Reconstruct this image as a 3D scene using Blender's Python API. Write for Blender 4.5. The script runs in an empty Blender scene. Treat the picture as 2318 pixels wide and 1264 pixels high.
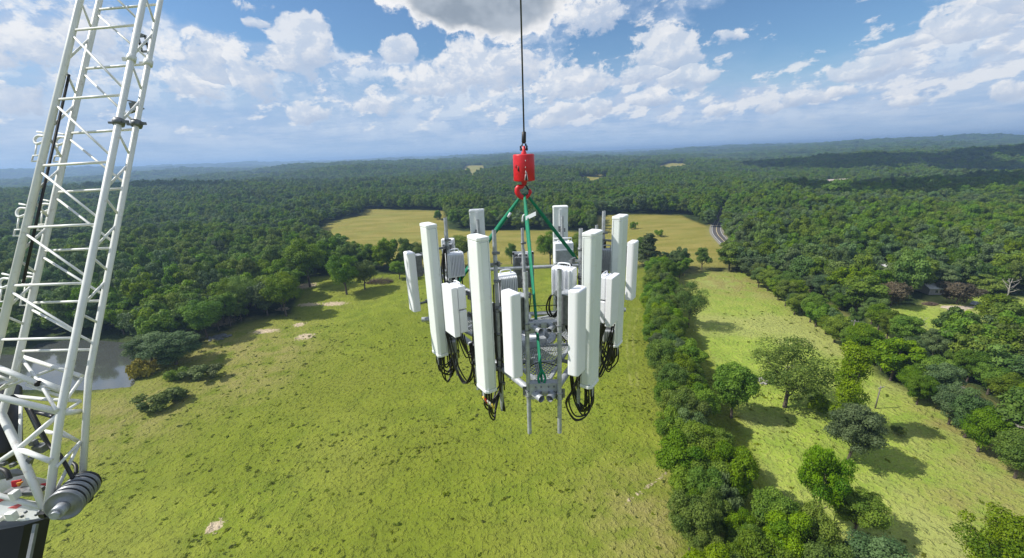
import bpy, math, random
import numpy as np
from mathutils import Vector, Matrix
random.seed(7); RNG = np.random.RandomState(11)
S = bpy.context.scene; COL = S.collection
PI = math.pi
# ------------------------------------------------------------------ camera model (photograph 2318x1264)
H = 70.0
FPX, CX, CY = 936.0, 1159.0, 632.0
pitch = math.radians(16.9); roll = math.atan(83/2318)
fw = np.array([0, math.cos(pitch), -math.sin(pitch)]); r0 = np.array([1., 0, 0]); u0 = np.cross(r0, fw)
RT = math.cos(roll)*r0 - math.sin(roll)*u0; UP = math.sin(roll)*r0 + math.cos(roll)*u0
def ray(px, py): return fw*FPX + RT*(px-CX) + UP*(CY-py)
def at_y(px, py, y):            # world point at forward distance y along that line of sight
    d = ray(px, py); d = d*(y/d[1]); return Vector((d[0], d[1], d[2]+H))
def at_z(px, py, z):            # world point at height z (relative to camera)
    d = ray(px, py); d = d*(z/d[2]); return Vector((d[0], d[1], d[2]+H))
def proj(p):
    q = np.array([p[0], p[1], p[2]-H]); z = q@fw
    return CX+FPX*(q@RT)/z, CY-FPX*(q@UP)/z, z
cd = bpy.data.cameras.new('camera'); cam = bpy.data.objects.new('camera', cd); COL.objects.link(cam)
cd.sensor_width = 36; cd.lens = 36*FPX/2318; cd.clip_start = .1; cd.clip_end = 120000
M = Matrix(((RT[0], UP[0], -fw[0]), (RT[1], UP[1], -fw[1]), (RT[2], UP[2], -fw[2]))).to_4x4()
M.translation = (0, 0, H); cam.matrix_world = M; S.camera = cam
S.view_settings.view_transform = 'Standard'; S.view_settings.look = 'None'
S.view_settings.exposure = 0.0; S.view_settings.gamma = 1
S.render.resolution_x = 1024; S.render.resolution_y = 558
try:
    S.cycles.volume_step_rate = 4; S.cycles.max_bounces = 6; S.cycles.volume_bounces = 0
    S.cycles.transparent_max_bounces = 8
except Exception: pass

# ------------------------------------------------------------------ node helper
class NT:
    def __init__(s, tree): s.t = tree; s.n = tree.nodes; s.l = tree.links
    def new(s, typ, **k):
        n = s.n.new(typ)
        for a, b in k.items(): setattr(n, a, b)
        return n
    def put(s, sock, v):
        if isinstance(v, V): s.l.new(v.s, sock)
        elif v is not None:
            if isinstance(v, (tuple, list)) and len(v) == 3 and sock.type == 'RGBA': v = (*v, 1)
            sock.default_value = v
    def m(s, op, a, b=None, c=None, clamp=False):
        n = s.new('ShaderNodeMath', operation=op); n.use_clamp = clamp
        for i, x in enumerate((a, b, c)):
            if x is not None: s.put(n.inputs[i], x)
        return V(s, n.outputs[0])
    def vm(s, op, a, b=None, sc=None):
        n = s.new('ShaderNodeVectorMath', operation=op); s.put(n.inputs[0], a)
        if b is not None: s.put(n.inputs[1], b)
        if sc is not None: s.put(n.inputs['Scale'], sc)
        return V(s, n.outputs[1] if op in ('LENGTH', 'DOT_PRODUCT') else n.outputs[0])
    def vec(s, x, y, z=0.0):
        n = s.new('ShaderNodeCombineXYZ')
        for i, v in enumerate((x, y, z)): s.put(n.inputs[i], v)
        return V(s, n.outputs[0])
    def sep(s, v):
        n = s.new('ShaderNodeSeparateXYZ'); s.put(n.inputs[0], v); return [V(s, o) for o in n.outputs]
    def noise(s, vec, scale, detail=4, rough=.5, dist=0, col=False):
        n = s.new('ShaderNodeTexNoise'); s.put(n.inputs['Vector'], vec); s.put(n.inputs['Scale'], scale)
        n.inputs['Detail'].default_value = detail; n.inputs['Roughness'].default_value = rough; n.inputs['Distortion'].default_value = dist
        return V(s, n.outputs['Color' if col else 'Fac'])
    def mix(s, f, a, b, typ='MIX'):
        n = s.new('ShaderNodeMix', data_type='RGBA', blend_type=typ); n.clamp_factor = True
        s.put(n.inputs[0], f); s.put(n.inputs[6], a); s.put(n.inputs[7], b); return V(s, n.outputs[2])
    def ss(s, x, a, b, lo=0., hi=1.):
        n = s.new('ShaderNodeMapRange', interpolation_type='SMOOTHSTEP')
        s.put(n.inputs[0], x); s.put(n.inputs[1], a); s.put(n.inputs[2], b); s.put(n.inputs[3], lo); s.put(n.inputs[4], hi)
        return V(s, n.outputs[0])
    def attr(s, name):
        n = s.new('ShaderNodeAttribute'); n.attribute_name = name; return V(s, n.outputs['Fac'])
    def pos(s): return V(s, s.new('ShaderNodeNewGeometry').outputs['Position'])
class V:
    def __init__(s, nt, sock): s.nt = nt; s.s = sock
    def __add__(s, o): return s.nt.m('ADD', s, o)
    __radd__ = __add__
    def __sub__(s, o): return s.nt.m('SUBTRACT', s, o)
    def __rsub__(s, o): return s.nt.m('SUBTRACT', o, s)
    def __mul__(s, o): return s.nt.m('MULTIPLY', s, o)
    __rmul__ = __mul__
    def __truediv__(s, o): return s.nt.m('DIVIDE', s, o)
def material(name):
    m = bpy.data.materials.new(name); m.use_nodes = True; nt = NT(m.node_tree)
    p = m.node_tree.nodes['Principled BSDF']; return m, nt, p
def simple(name, col, rough=.5, metal=0., spec=.5, var=.08, scale=6., bump=0., dirt=None):
    """painted / metal surface with gentle procedural unevenness"""
    m, nt, p = material(name)
    tc = V(nt, nt.new('ShaderNodeTexCoord').outputs['Object'])
    n = nt.noise(tc, scale, 5, .6)
    k = nt.ss(n, .3, .7)
    c2 = tuple(max(0, c*(1-var*2)) for c in col)
    c = nt.mix(k, c2, col)
    if dirt:
        d = nt.ss(nt.noise(tc, scale*3.1, 6, .7), .56, .72)
        c = nt.mix(d*.6, c, dirt)
    nt.put(p.inputs['Base Color'], c); nt.put(p.inputs['Roughness'], nt.ss(n, .2, .8, rough*.85, min(1, rough*1.15)))
    p.inputs['Metallic'].default_value = metal; p.inputs['Specular IOR Level'].default_value = spec
    if bump:
        b = nt.new('ShaderNodeBump'); b.inputs['Strength'].default_value = bump; b.inputs['Distance'].default_value = .01
        nt.put(b.inputs['Height'], nt.noise(tc, scale*8, 3)); nt.l.new(b.outputs[0], p.inputs['Normal'])
    return m

MT = {}
MT['radome'] = simple('radome_paint', (.74, .77, .74), .42, var=.02, scale=2.5, dirt=(.62, .62, .56))
MT['radome_w'] = simple('white_radome_paint', (.80, .80, .82), .38, var=.02, scale=3)
MT['radome_cap'] = simple('end_cap_plastic', (.78, .79, .78), .5, var=.02)
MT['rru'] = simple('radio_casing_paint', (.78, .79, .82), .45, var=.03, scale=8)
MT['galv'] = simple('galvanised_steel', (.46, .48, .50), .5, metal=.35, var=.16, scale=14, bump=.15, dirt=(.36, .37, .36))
MT['galv_dk'] = simple('weathered_bracket_steel', (.22, .23, .24), .5, metal=.5, var=.2, scale=18)
MT['black'] = simple('black_rubber', (.012, .012, .013), .5, var=.1)
MT['dark'] = simple('dark_painted_steel', (.02, .021, .026), .4, var=.2, scale=3)
MT['crane'] = simple('white_crane_paint', (.74, .74, .70), .4, var=.05, scale=3, dirt=(.42, .37, .30))
MT['craneg'] = simple('grey_crane_steel', (.26, .27, .28), .45, metal=.3, var=.15, scale=8)
MT['red'] = simple('red_enamel', (.62, .012, .02), .38, var=.12, scale=9, dirt=(.40, .02, .03))
MT['redm'] = simple('red_marking_paint', (.55, .09, .09), .5, var=.05)
MT['orange'] = simple('orange_marking_paint', (.75, .28, .03), .5)
MT['sling'] = simple('green_webbing', (.004, .22, .115), .75, var=.15, scale=20, bump=.3)
MT['rope'] = simple('wire_rope_steel', (.10, .10, .11), .5, metal=.6, var=.2, scale=30)
MT['tag'] = simple('clear_tag_plastic', (.62, .64, .64), .35)
MT['yellow'] = simple('yellow_tape', (.70, .50, .06), .5)
MT['ltape'] = simple('cream_tape', (.75, .70, .55), .5)
MT['bark'] = simple('tree_bark', (.13, .10, .075), .9, var=.3, scale=2)
MT['dead'] = simple('bleached_dead_wood', (.42, .38, .33), .85, var=.15, scale=2)
MT['pole'] = simple('weathered_pole_wood', (.22, .19, .16), .85, var=.15, scale=2)
MT['rock'] = simple('pale_rock', (.36, .34, .31), .85, var=.2, scale=1.2)
MT['brush'] = simple('dry_brush_wood', (.17, .115, .085), .9, var=.25, scale=1.2)
MT['roof'] = simple('pale_metal_roof', (.62, .61, .58), .5, var=.06, scale=.6)
MT['roofr'] = simple('tan_metal_roof', (.50, .40, .35), .6, var=.08, scale=.4)
MT['wall'] = simple('house_siding', (.38, .35, .31), .8, var=.06, scale=.8)
MT['glass'] = simple('dark_window_glass', (.02, .025, .03), .1)

def leafmat(name, a, b, trans=.25):
    m, nt, p = material(name)
    oi = nt.new('ShaderNodeObjectInfo'); rnd = V(nt, oi.outputs['Random'])
    tint = nt.attr('tint')
    c = nt.mix(tint, a, b)
    hsv = nt.new('ShaderNodeHueSaturation'); nt.put(hsv.inputs['Color'], c)
    nt.put(hsv.inputs['Hue'], nt.ss(rnd, 0., 1., .485, .515)); nt.put(hsv.inputs['Value'], nt.m('MULTIPLY_ADD', nt.m('FRACT', rnd*7.31),   .44, .70))
    nt.put(hsv.inputs['Saturation'], nt.m('MULTIPLY_ADD', nt.m('FRACT', rnd*3.7), .25, .88))
    p.inputs['Roughness'].default_value = .6; p.inputs['Specular IOR Level'].default_value = .25
    nt.l.new(hsv.outputs[0], p.inputs['Base Color'])
    tr = nt.new('ShaderNodeBsdfTranslucent'); nt.l.new(hsv.outputs[0], tr.inputs[0])
    ms = nt.new('ShaderNodeMixShader'); ms.inputs[0].default_value = trans
    nt.l.new(p.outputs[0], ms.inputs[1]); nt.l.new(tr.outputs[0], ms.inputs[2])
    nt.l.new(ms.outputs[0], nt.n['Material Output'].inputs[0])
    return m
MT['leaf'] = leafmat('broad_leaves', (.060, .138, .008), (.225, .325, .026), .40)
MT['leaf_lt'] = leafmat('pale_leaves', (.10, .15, .03), (.20, .25, .06))
MT['leaf_gr'] = leafmat('blue_green_leaves', (.068, .128, .036), (.17, .25, .08), .35)
MT['leaf_pine'] = leafmat('pine_needles', (.04, .066, .02), (.085, .12, .04), .1)
MT['leaf_br'] = leafmat('bronze_leaves', (.080, .072, .035), (.15, .12, .06), .15)
MT['leaf_grass'] = leafmat('tall_grass_blades', (.155, .205, .012), (.265, .310, .034), .5)
MT['leaf_ye'] = leafmat('yellow_reeds', (.20, .17, .03), (.30, .26, .06))

# ------------------------------------------------------------------ mesh builder
class MB:
    def __init__(s): s.v = []; s.f = []; s.sm = []; s.mi = []; s.cur = 0
    def add(s, vs, fs, smooth=False):
        b = len(s.v); s.v += [tuple(v) for v in vs]; s.f += [tuple(i+b for i in f) for f in fs]
        s.sm += [smooth]*len(fs); s.mi += [s.cur]*len(fs); return s
    def box(s, c, size, rot=None):
        hx, hy, hz = [k/2 for k in size]; R = rot or Matrix.Identity(3); c = Vector(c)
        vs = [c + R @ Vector((x*hx, y*hy, z*hz)) for x in (-1, 1) for y in (-1, 1) for z in (-1, 1)]
        return s.add(vs, [(0, 1, 3, 2), (4, 6, 7, 5), (0, 4, 5, 1), (2, 3, 7, 6), (0, 2, 6, 4), (1, 5, 7, 3)])
    def tube(s, pts, r, n=10, cap=True, smooth=True):
        pts = [Vector(p) for p in pts]; rs = r if isinstance(r, (list, tuple)) else [r]*len(pts)
        vs = []; prev = None
        for i, p in enumerate(pts):
            d = (pts[min(i+1, len(pts)-1)] - pts[max(i-1, 0)]).normalized()
            if prev is None:
                a = d.orthogonal().normalized()
            else:
                a = prev - d*prev.dot(d)
                a = a.normalized() if a.length > 1e-6 else d.orthogonal().normalized()
            prev = a; b = d.cross(a)
            vs += [p + (a*math.cos(2*PI*k/n) + b*math.sin(2*PI*k/n))*rs[i] for k in range(n)]
        fs = []
        for i in range(len(pts)-1):
            for k in range(n):
                k2 = (k+1) % n; fs.append((i*n+k, i*n+k2, (i+1)*n+k2, (i+1)*n+k))
        s.add(vs, fs, smooth)
        if cap:
            b = len(s.v)-len(vs)
            s.f += [tuple(b+k for k in range(n-1, -1, -1)), tuple(b+(len(pts)-1)*n+k for k in range(n))]; s.sm += [False]*2; s.mi += [s.cur]*2
        return s
    def prism(s, poly, z0, z1, M=None, taper=1.0):
        n = len(poly); M = M or Matrix.Identity(4)
        vs = [M @ Vector((x, y, z0)) for x, y in poly] + [M @ Vector((x*taper, y*taper, z1)) for x, y in poly]
        return s.add(vs, [tuple(range(n-1, -1, -1)), tuple(range(n, 2*n))] + [(k, (k+1) % n, n+(k+1) % n, n+k) for k in range(n)])
    def lathe(s, prof, c, ax=(0, 0, 1), n=28, smooth=True):
        c = Vector(c); ax = Vector(ax).normalized(); a = ax.orthogonal().normalized(); b = ax.cross(a); vs = []
        for r, z in prof: vs += [c + ax*z + (a*math.cos(2*PI*k/n) + b*math.sin(2*PI*k/n))*r for k in range(n)]
        fs = [(i*n+k, i*n+(k+1) % n, (i+1)*n+(k+1) % n, (i+1)*n+k) for i in range(len(prof)-1) for k in range(n)]
        return s.add(vs, fs, smooth)
    def build(s, name, mats, parent=None, origin=None):
        me = bpy.data.meshes.new(name); o = Vector(origin) if origin is not None else None
        vs = [tuple(Vector(v)-o) for v in s.v] if o is not None else s.v
        me.from_pydata(vs, [], s.f); me.polygons.foreach_set('use_smooth', s.sm)
        if not isinstance(mats, (list, tuple)): mats = [mats]
        for m in mats: me.materials.append(m)
        me.polygons.foreach_set('material_index', s.mi); me.update()
        ob = bpy.data.objects.new(name, me); COL.objects.link(ob)
        if o is not None: ob.location = o
        if parent is not None:
            ob.parent = parent
            if o is None: pass
        return ob
def bevel(o, w, seg=2):
    b = o.modifiers.new('bevel', 'BEVEL'); b.width = w; b.segments = seg; b.limit_method = 'ANGLE'; b.angle_limit = .6; return o
def tag(o, label=None, cat=None, group=None, kind=None):
    if label: o['label'] = label
    if cat: o['category'] = cat
    if group: o['group'] = group
    if kind: o['kind'] = kind
    return o
def thing(name, label, cat, loc, rz=0., group=None):
    o = bpy.data.objects.new(name, None); COL.objects.link(o); o.location = loc; o.rotation_euler = (0, 0, rz)
    o.empty_display_size = .3
    return tag(o, label, cat, group)
def wthing(name, label, cat, loc, group=None):
    """empty at loc whose parts are given in world coordinates"""
    return thing(name, label, cat, loc, 0, group)
def wpart(mb, name, mat, root, parent=None):
    """part modelled in world coordinates, parented to root (or to a part of it)"""
    loc = Vector(root.location)
    mb.v = [tuple(Vector(v)-loc) for v in mb.v]
    return mb.build(name, mat, parent or root)

# ------------------------------------------------------------------ terrain
def vnoise(x, y, seed=0):
    xi = np.floor(x).astype(np.int64); yi = np.floor(y).astype(np.int64); fx = x-xi; fy = y-yi
    fx = fx*fx*fx*(fx*(fx*6-15)+10); fy = fy*fy*fy*(fy*(fy*6-15)+10)
    def h(a, b):
        n = (a*374761393 + b*668265263 + seed*974711) & 0xffffffff
        n = ((n ^ (n >> 13))*1274126177) & 0xffffffff
        return ((n ^ (n >> 16)) & 0xffff)/65535.0
    return (h(xi, yi)*(1-fx)+h(xi+1, yi)*fx)*(1-fy) + (h(xi, yi+1)*(1-fx)+h(xi+1, yi+1)*fx)*fy
def sstep(x, a, b):
    t = np.clip((x-a)/(b-a), 0, 1); return t*t*(3-2*t)
def terrain(x, y):
    x = np.asarray(x, float); y = np.asarray(y, float); r = np.hypot(x, y)
    h = 4.0*(vnoise(x/85+3, y/85, 1)-.5)*sstep(r, 20, 120) + .5*(vnoise(x/14, y/14, 2)-.5)
    h = h + sstep(r, 480, 1500)*(58*(vnoise(x/620+8, y/430+2, 3)-.5) + 20*(vnoise(x/210, y/180, 4)-.5))
    h = h + sstep(r, 1500, 6000)*(85*(vnoise(x/2600+1, y/1500+5, 5)-.45))
    h = h + sstep(r, 9000, 26000)*(130*(vnoise(x/9000+4, y/5200+3, 6)-.45) + 45*(vnoise(x/2400, y/2000, 8)-.5))
    return h
def gp(px, py, zo=0.):
    """ground point seen at that place (or the point zo above the ground)"""
    d = ray(px, py); z = 0.
    for _ in range(8):
        t = (z+zo-H)/d[2]; x, y = d[0]*t, d[1]*t; z = float(terrain(x, y))
    return (x, y)
def poly(pts): return np.array([gp(*p) for p in pts])
def inside(P, x, y):
    c = np.zeros(x.shape, bool); n = len(P); j = n-1
    for i in range(n):
        xi, yi = P[i]; xj, yj = P[j]
        if yi != yj:
            k = ((yi > y) != (yj > y)) & (x < (xj-xi)*(y-yi)/(yj-yi)+xi); c ^= k
        j = i
    return c
def edist(P, x, y, closed=True):
    d = np.full(x.shape, 1e9); n = len(P)
    for i in range(n if closed else n-1):
        a = P[i]; b = P[(i+1) % n]; ab = b-a; L = ab@ab
        t = np.clip(((x-a[0])*ab[0]+(y-a[1])*ab[1])/max(L, 1e-9), 0, 1)
        d = np.minimum(d, np.hypot(x-a[0]-t*ab[0], y-a[1]-t*ab[1]))
    return d
MEADOW = poly([(60, 1264), (-500, 1500), (-500, 960), (-100, 905), (150, 905), (300, 880), (330, 850), (345, 832), (430, 790), (500, 768), (540, 735), (600, 722), (660, 712),
               (690, 640), (705, 626), (800, 622), (900, 620), (950, 612), (1000, 604), (1200, 598), (1440, 604), (1452, 640), (1440, 700), (1452, 760), (1495, 830), (1515, 900), (1520, 1000),
               (1535, 1100), (1550, 1264), (1560, 1500), (1600, 2200), (1100, 3200), (400, 2200)])
RMEAD = poly([(1555, 622), (1600, 616), (1740, 618), (1760, 650), (1840, 705), (1900, 758), (1955, 800), (1985, 850), (2080, 895), (2130, 925), (2200, 965), (2260, 1010),
              (2330, 1080), (2600, 1300), (2600, 1900), (1950, 1500), (1880, 1300), (1745, 1205), (1690, 1130), (1660, 1050), (1640, 960), (1590, 880), (1562, 800), (1535, 740), (1520, 690), (1530, 650)])
FIELD = poly([(705, 503, 13), (740, 535, 13), (800, 540, 13), (850, 560, 13), (885, 596), (960, 604), (1200, 598), (1440, 600), (1475, 555, 12), (1560, 604), (1645, 606), (1652, 575), (1650, 556),
              (1622, 538), (1600, 512), (1542, 488), (1440, 486), (1352, 488), (1350, 530), (1250, 522), (1130, 522), (1050, 524), (1012, 518), (1004, 478), (830, 474), (815, 488), (745, 503)])
FARM = [poly([(858, 418), (895, 415), (895, 424, 12), (852, 428, 12)]), poly([(1040, 391), (1100, 387), (1110, 397, 12), (1042, 402, 12)]),
        poly([(1295, 401), (1385, 399), (1390, 409, 12), (1295, 411, 12)]), poly([(560, 396), (640, 393), (650, 398, 10), (555, 401, 10)]), poly([(1480, 372), (1560, 369), (1565, 374, 10), (1480, 377, 10)]), poly([(960, 380), (1010, 378), (1012, 382, 8), (955, 384, 8)]), poly([(1345, 388), (1365, 388), (1365, 392, 10), (1345, 392, 10)]), poly([(610, 449), (640, 447), (640, 451, 12), (610, 453, 12)]),
        poly([(1860, 411), (1930, 411), (1930, 424, 10), (1860, 424, 10)])]
def _round(P):
    P = np.vstack([P, P[:1]]); out = []
    for i in range(len(P)-1):
        for t in np.linspace(0, 1, 6)[:-1]: out.append(P[i]*(1-t)+P[i+1]*t)
    out = np.array(out); c = out.mean(0); k = np.arange(len(out)); w = .84+.16*np.sin(k*1.7+c[0])+.10*np.sin(k*3.1); q = out.copy()
    for _ in range(2): q = (np.roll(q, 1, 0)+q+np.roll(q, -1, 0))/3
    return c+(q-c)*w[:, None]
FARM = [_round(P) for P in FARM]
YARD = poly([(1965, 690), (2080, 693), (2100, 670), (2200, 668), (2340, 676), (2340, 712, 5), (2210, 712, 4), (2130, 735, 5), (2060, 772, 5), (2000, 775, 4), (1972, 740, 2)])
POND = poly([(-60, 800), (40, 800), (90, 775), (150, 766), (230, 765), (300, 772), (318, 800), (300, 835), (318, 868), (300, 884), (200, 893), (60, 893), (-80, 890)])
ROAD = np.array([gp(*p) for p in [(1640, 470), (1628, 500), (1622, 515), (1624, 530), (1640, 548), (1662, 568), (1700, 598), (1760, 640), (1840, 690), (1900, 730), (1950, 766), (2030, 812), (2110, 860), (2180, 908), (2250, 958), (2330, 1015), (2500, 1130), (2800, 1330)]])
# smooth the road
def catmull(P, k=8):
    out = []
    for i in range(len(P)-1):
        p0 = P[max(i-1, 0)]; p1 = P[i]; p2 = P[i+1]; p3 = P[min(i+2, len(P)-1)]
        for j in range(k):
            t = j/k; out.append(.5*((2*p1)+(-p0+p2)*t+(2*p0-5*p1+4*p2-p3)*t*t+(-p0+3*p1-3*p2+p3)*t**3))
    out.append(P[-1]); return np.array(out)
ROADS = catmull(ROAD)

HC0 = catmull(np.array([gp(*p) for p in [(1492, 622), (1490, 680), (1492, 740), (1510, 810), (1532, 890), (1552, 970), (1566, 1050), (1586, 1130), (1608, 1210), (1632, 1300), (1668, 1450), (1712, 1700)]]), 6)
def build_ground():
    az = np.concatenate([np.arange(-66, 66.01, .22), np.arange(69, 291, 3.0)])*PI/180
    rr = 14*np.exp(np.arange(0, math.log(60000/14), .0135)); rr = np.concatenate([[1.0, 6.0], rr])
    A, Rr = np.meshgrid(az, rr); X = Rr*np.sin(A); Y = Rr*np.cos(A); Z = terrain(X, Y)
    X = X.ravel(); Y = Y.ravel(); Z = Z.ravel(); R = Rr.ravel(); near = R < 1200
    dp = edist(POND, X, Y); ip = inside(POND, X, Y)
    Z = np.where(ip, Z-2.2*sstep(dp, 0, 6), Z); zp = float(terrain(*POND.mean(0)))
    bank = sstep(-np.where(ip, -dp, dp), -25, 0)                         # flatten round the pond
    Z = Z*(1-bank) + bank*(zp - np.where(ip, 1.8*sstep(dp, 0, 5), -.5*sstep(dp, 0, 8)))
    nr = len(rr); na = len(az)
    i, j = np.meshgrid(np.arange(nr-1), np.arange(na), indexing='ij'); j2 = (j+1) % na
    F = np.stack([i*na+j, i*na+j2, (i+1)*na+j2, (i+1)*na+j], -1).reshape(-1, 4)[:, ::-1]
    me = bpy.data.meshes.new('ground'); nv = len(X)
    me.vertices.add(nv); me.vertices.foreach_set('co', np.stack([X, Y, Z], 1).astype(np.float32).ravel())
    me.loops.add(F.size); me.loops.foreach_set('vertex_index', F.astype(np.int32).ravel())
    me.polygons.add(len(F)); me.polygons.foreach_set('loop_start', np.arange(0, F.size, 4, dtype=np.int32)); me.polygons.foreach_set('loop_total', np.full(len(F), 4, np.int32))
    me.update(calc_edges=True); me.polygons.foreach_set('use_smooth', np.ones(len(F), bool))
    def soft(P, w): d = edist(P, X, Y); return np.clip(.5+np.where(inside(P, X, Y), d, -d)/w, 0, 1)
    mead = soft(MEADOW, 3.5); rm = np.maximum(soft(RMEAD, 3.5), soft(YARD, 3)); fi = soft(FIELD, 5)
    for P in FARM: fi = np.maximum(fi, soft(P, 8))
    # open ground below / behind the camera
    mead = np.maximum(mead, (Y < 30)*1.0); hcd = edist(HC0, X, Y, False); mead = np.maximum(mead, np.clip((16-hcd)/3, 0, 1)*(R < 420))
    dr = edist(ROADS, X, Y, False); verge = np.clip(1.6-dr/6, 0, 1)
    dirt = np.zeros(nv)
    for px, py, ra, rb in [(678, 735, 3.2, 1.5), (690, 762, 4.5, 1.7), (755, 688, 8, 1.6), (700, 690, 7, 1.4), (487, 1192, 2.0, .9), (640, 700, 3.5, 1.4), (600, 750, 7, 1.3), (1740, 640, 4, 2), (690, 648, 8, 3), (500, 728, 8, 3)]:
        cx, cy = gp(px, py); dirt = np.maximum(dirt, 1-np.hypot((X-cx)/ra, (Y-cy)/rb/2.2)*.6)
    for a, b, w in [((1415, 1140), (1512, 1068), .5)]:
        P = np.array([gp(*a), gp(*b)]); dirt = np.maximum(dirt, .60-edist(P, X, Y, False)/w*.25)
    TR = np.array([gp(*p) for p in [(1440, 700), (1425, 760), (1428, 810), (1436, 870)]])
    trk = np.clip(1-abs(edist(TR, X, Y, False)-1.1)/.7, 0, 1)
    dry = np.zeros(nv)
    for px, py, ra in [(520, 790, 26), (620, 800, 16), (560, 850, 18), (2300, 1080, 14), (2150, 960, 9), (2230, 1150, 10), (1650, 640, 30), (300, 940, 20), (340, 830, 6), (1480, 1180, 14)]:
        cx, cy = gp(px, py); dry = np.maximum(dry, np.exp(-((X-cx)**2+(Y-cy)**2)/ra**2))
    for nm, a in (('mead', mead), ('rmead', rm), ('field', fi), ('verge', verge), ('dirt', np.clip(dirt, 0, 1)), ('dry', dry), ('track', trk)):
        at = me.attributes.new(nm, 'FLOAT', 'POINT'); at.data.foreach_set('value', a.astype(np.float32))
    m, nt, p = material('pasture_ground')
    pos = nt.pos(); x, y, z = nt.sep(pos)
    n1 = nt.noise(pos, .9, 4, .6); n2 = nt.noise(pos, .16, 4, .55); n3 = nt.noise(pos, .03, 4, .55)
    st = nt.noise(nt.vec(x*.55, y*1.0, 0.), 1.6, 4, .62)
    fine = nt.noise(pos, 3.5, 3, .6)
    g = nt.mix(nt.ss(n1, .32, .66), (.170, .214, .016), (.275, .315, .040))
    g = nt.mix(nt.ss(n2, .34, .66), nt.mix(.55, g, (.095, .140, .015)), g)
    g = nt.mix(nt.ss(n3, .42, .66, 0, .5), g, (.235, .235, .045)); g = nt.mix(nt.ss(nt.noise(pos, .013, 3, .5), .42, .60, .5, 0.), g, (.145, .172, .014))
    g = nt.mix(nt.ss(st, .62, .76, 0, .5), g, (.075, .105, .010))
    g = nt.mix(nt.ss(fine, .64, .80, 0, .6), g, (.33, .33, .12))
    g2 = nt.mix(nt.ss(n1, .3, .68), (.235, .320, .034), (.395, .450, .090))
    g2 = nt.mix(nt.ss(n2, .36, .66), nt.mix(.5, g2, (.150, .235, .030)), g2)
    g2 = nt.mix(nt.ss(n3, .45, .62, 0, .55), g2, (.36, .34, .13))
    g2 = nt.mix(nt.ss(fine, .60, .78, 0, .6), g2, (.42, .42, .20))
    g3 = nt.mix(nt.ss(nt.noise(nt.vec(x*.35, y, 0.), .07, 5, .6), .34, .66), (.205, .190, .034), (.285, .240, .062))
    g3 = nt.mix(nt.ss(n3, .45, .7, 0, .5), g3, (.235, .245, .055))
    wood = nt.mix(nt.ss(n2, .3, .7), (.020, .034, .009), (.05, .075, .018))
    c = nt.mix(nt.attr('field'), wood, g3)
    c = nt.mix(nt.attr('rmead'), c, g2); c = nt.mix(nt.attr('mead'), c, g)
    c = nt.mix(nt.attr('verge'), c, nt.mix(nt.ss(n1, .3, .7), (.22, .21, .06), (.32, .29, .10)))
    c = nt.mix(nt.attr('dry')*nt.ss(n2, .3, .62), c, nt.mix(nt.ss(n1, .35, .65), (.215, .195, .055), (.32, .285, .10)))
    c = nt.mix(nt.attr('track')*nt.ss(n2, .3, .6)*.6, c, (.30, .30, .09))
    c = nt.mix(nt.ss(nt.attr('dirt')+(n1-.5)*1.1+(fine-.5)*.5, .42, .62), c, nt.mix(fine, (.42, .33, .20), (.62, .50, .36)))
    nt.put(p.inputs['Base Color'], c); p.inputs['Roughness'].default_value = .85; p.inputs['Specular IOR Level'].default_value = .1
    b = nt.new('ShaderNodeBump'); b.inputs['Strength'].default_value = 1.0; b.inputs['Distance'].default_value = .55
    nt.put(b.inputs['Height'], st*.6+nt.ss(n1, .45, .75)*.8+n2*1.2+fine*.22); nt.l.new(b.outputs[0], p.inputs['Normal'])
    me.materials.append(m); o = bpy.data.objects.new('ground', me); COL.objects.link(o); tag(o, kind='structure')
    # pond water
    P = catmull(np.vstack([POND, POND[:1]]), 5)[:-1]; c0 = POND.mean(0); P = c0+(P-c0)*1.02
    mb = MB(); mb.add([(x, y, zp-.25) for x, y in P], [tuple(range(len(P)))][:1])
    m, nt, p = material('pond_water'); p.inputs['Roughness'].default_value = .06
    n = nt.noise(nt.pos(), .12, 3); nt.put(p.inputs['Base Color'], nt.mix(n, (.060, .066, .060), (.085, .090, .080)))
    p.inputs['Specular IOR Level'].default_value = 1.0; p.inputs['IOR'].default_value = 1.7
    b = nt.new('ShaderNodeBump'); b.inputs['Strength'].default_value = .1; b.inputs['Distance'].default_value = .05
    nt.put(b.inputs['Height'], nt.noise(nt.pos(), 1.2, 3)); nt.l.new(b.outputs[0], p.inputs['Normal'])
    tag(mb.build('pond', m), kind='structure')
    # road
    def strip(off0, off1, up, name, mat, dash=None, parent=None):
        mb = MB(); T = np.gradient(ROADS, axis=0); T /= np.linalg.norm(T, axis=1)[:, None]; Nn = np.stack([T[:, 1], -T[:, 0]], 1)
        a = ROADS+Nn*off0; b_ = ROADS+Nn*off1
        za = terrain(*(ROADS.T))+up
        vs = [(q[0], q[1], h) for q, h in zip(a, za)]+[(q[0], q[1], h) for q, h in zip(b_, za)]; n = len(a)
        mb.add(vs, [(k, k+1, n+k+1, n+k) for k in range(n-1)]); return mb.build(name, mat, parent)
    asp, nt, p = material('asphalt'); n = nt.noise(nt.pos(), .8, 5); nt.put(p.inputs['Base Color'], nt.mix(n, (.055, .050, .052), (.10, .09, .088))); p.inputs['Roughness'].default_value = .85
    rd = strip(-3.9, 3.9, .22, 'road', asp); tag(rd, kind='structure')
    tag(strip(-3.55, -3.25, .25, 'road_edge_line', simple('white_road_paint', (.7, .7, .68), .6), None), kind='structure')
    tag(strip(3.25, 3.55, .25, 'road_edge_line', bpy.data.materials['white_road_paint'], None), kind='structure')
    tag(strip(-.22, .22, .25, 'road_centre_line', simple('yellow_road_paint', (.62, .50, .28), .6), None), kind='structure')
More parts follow.
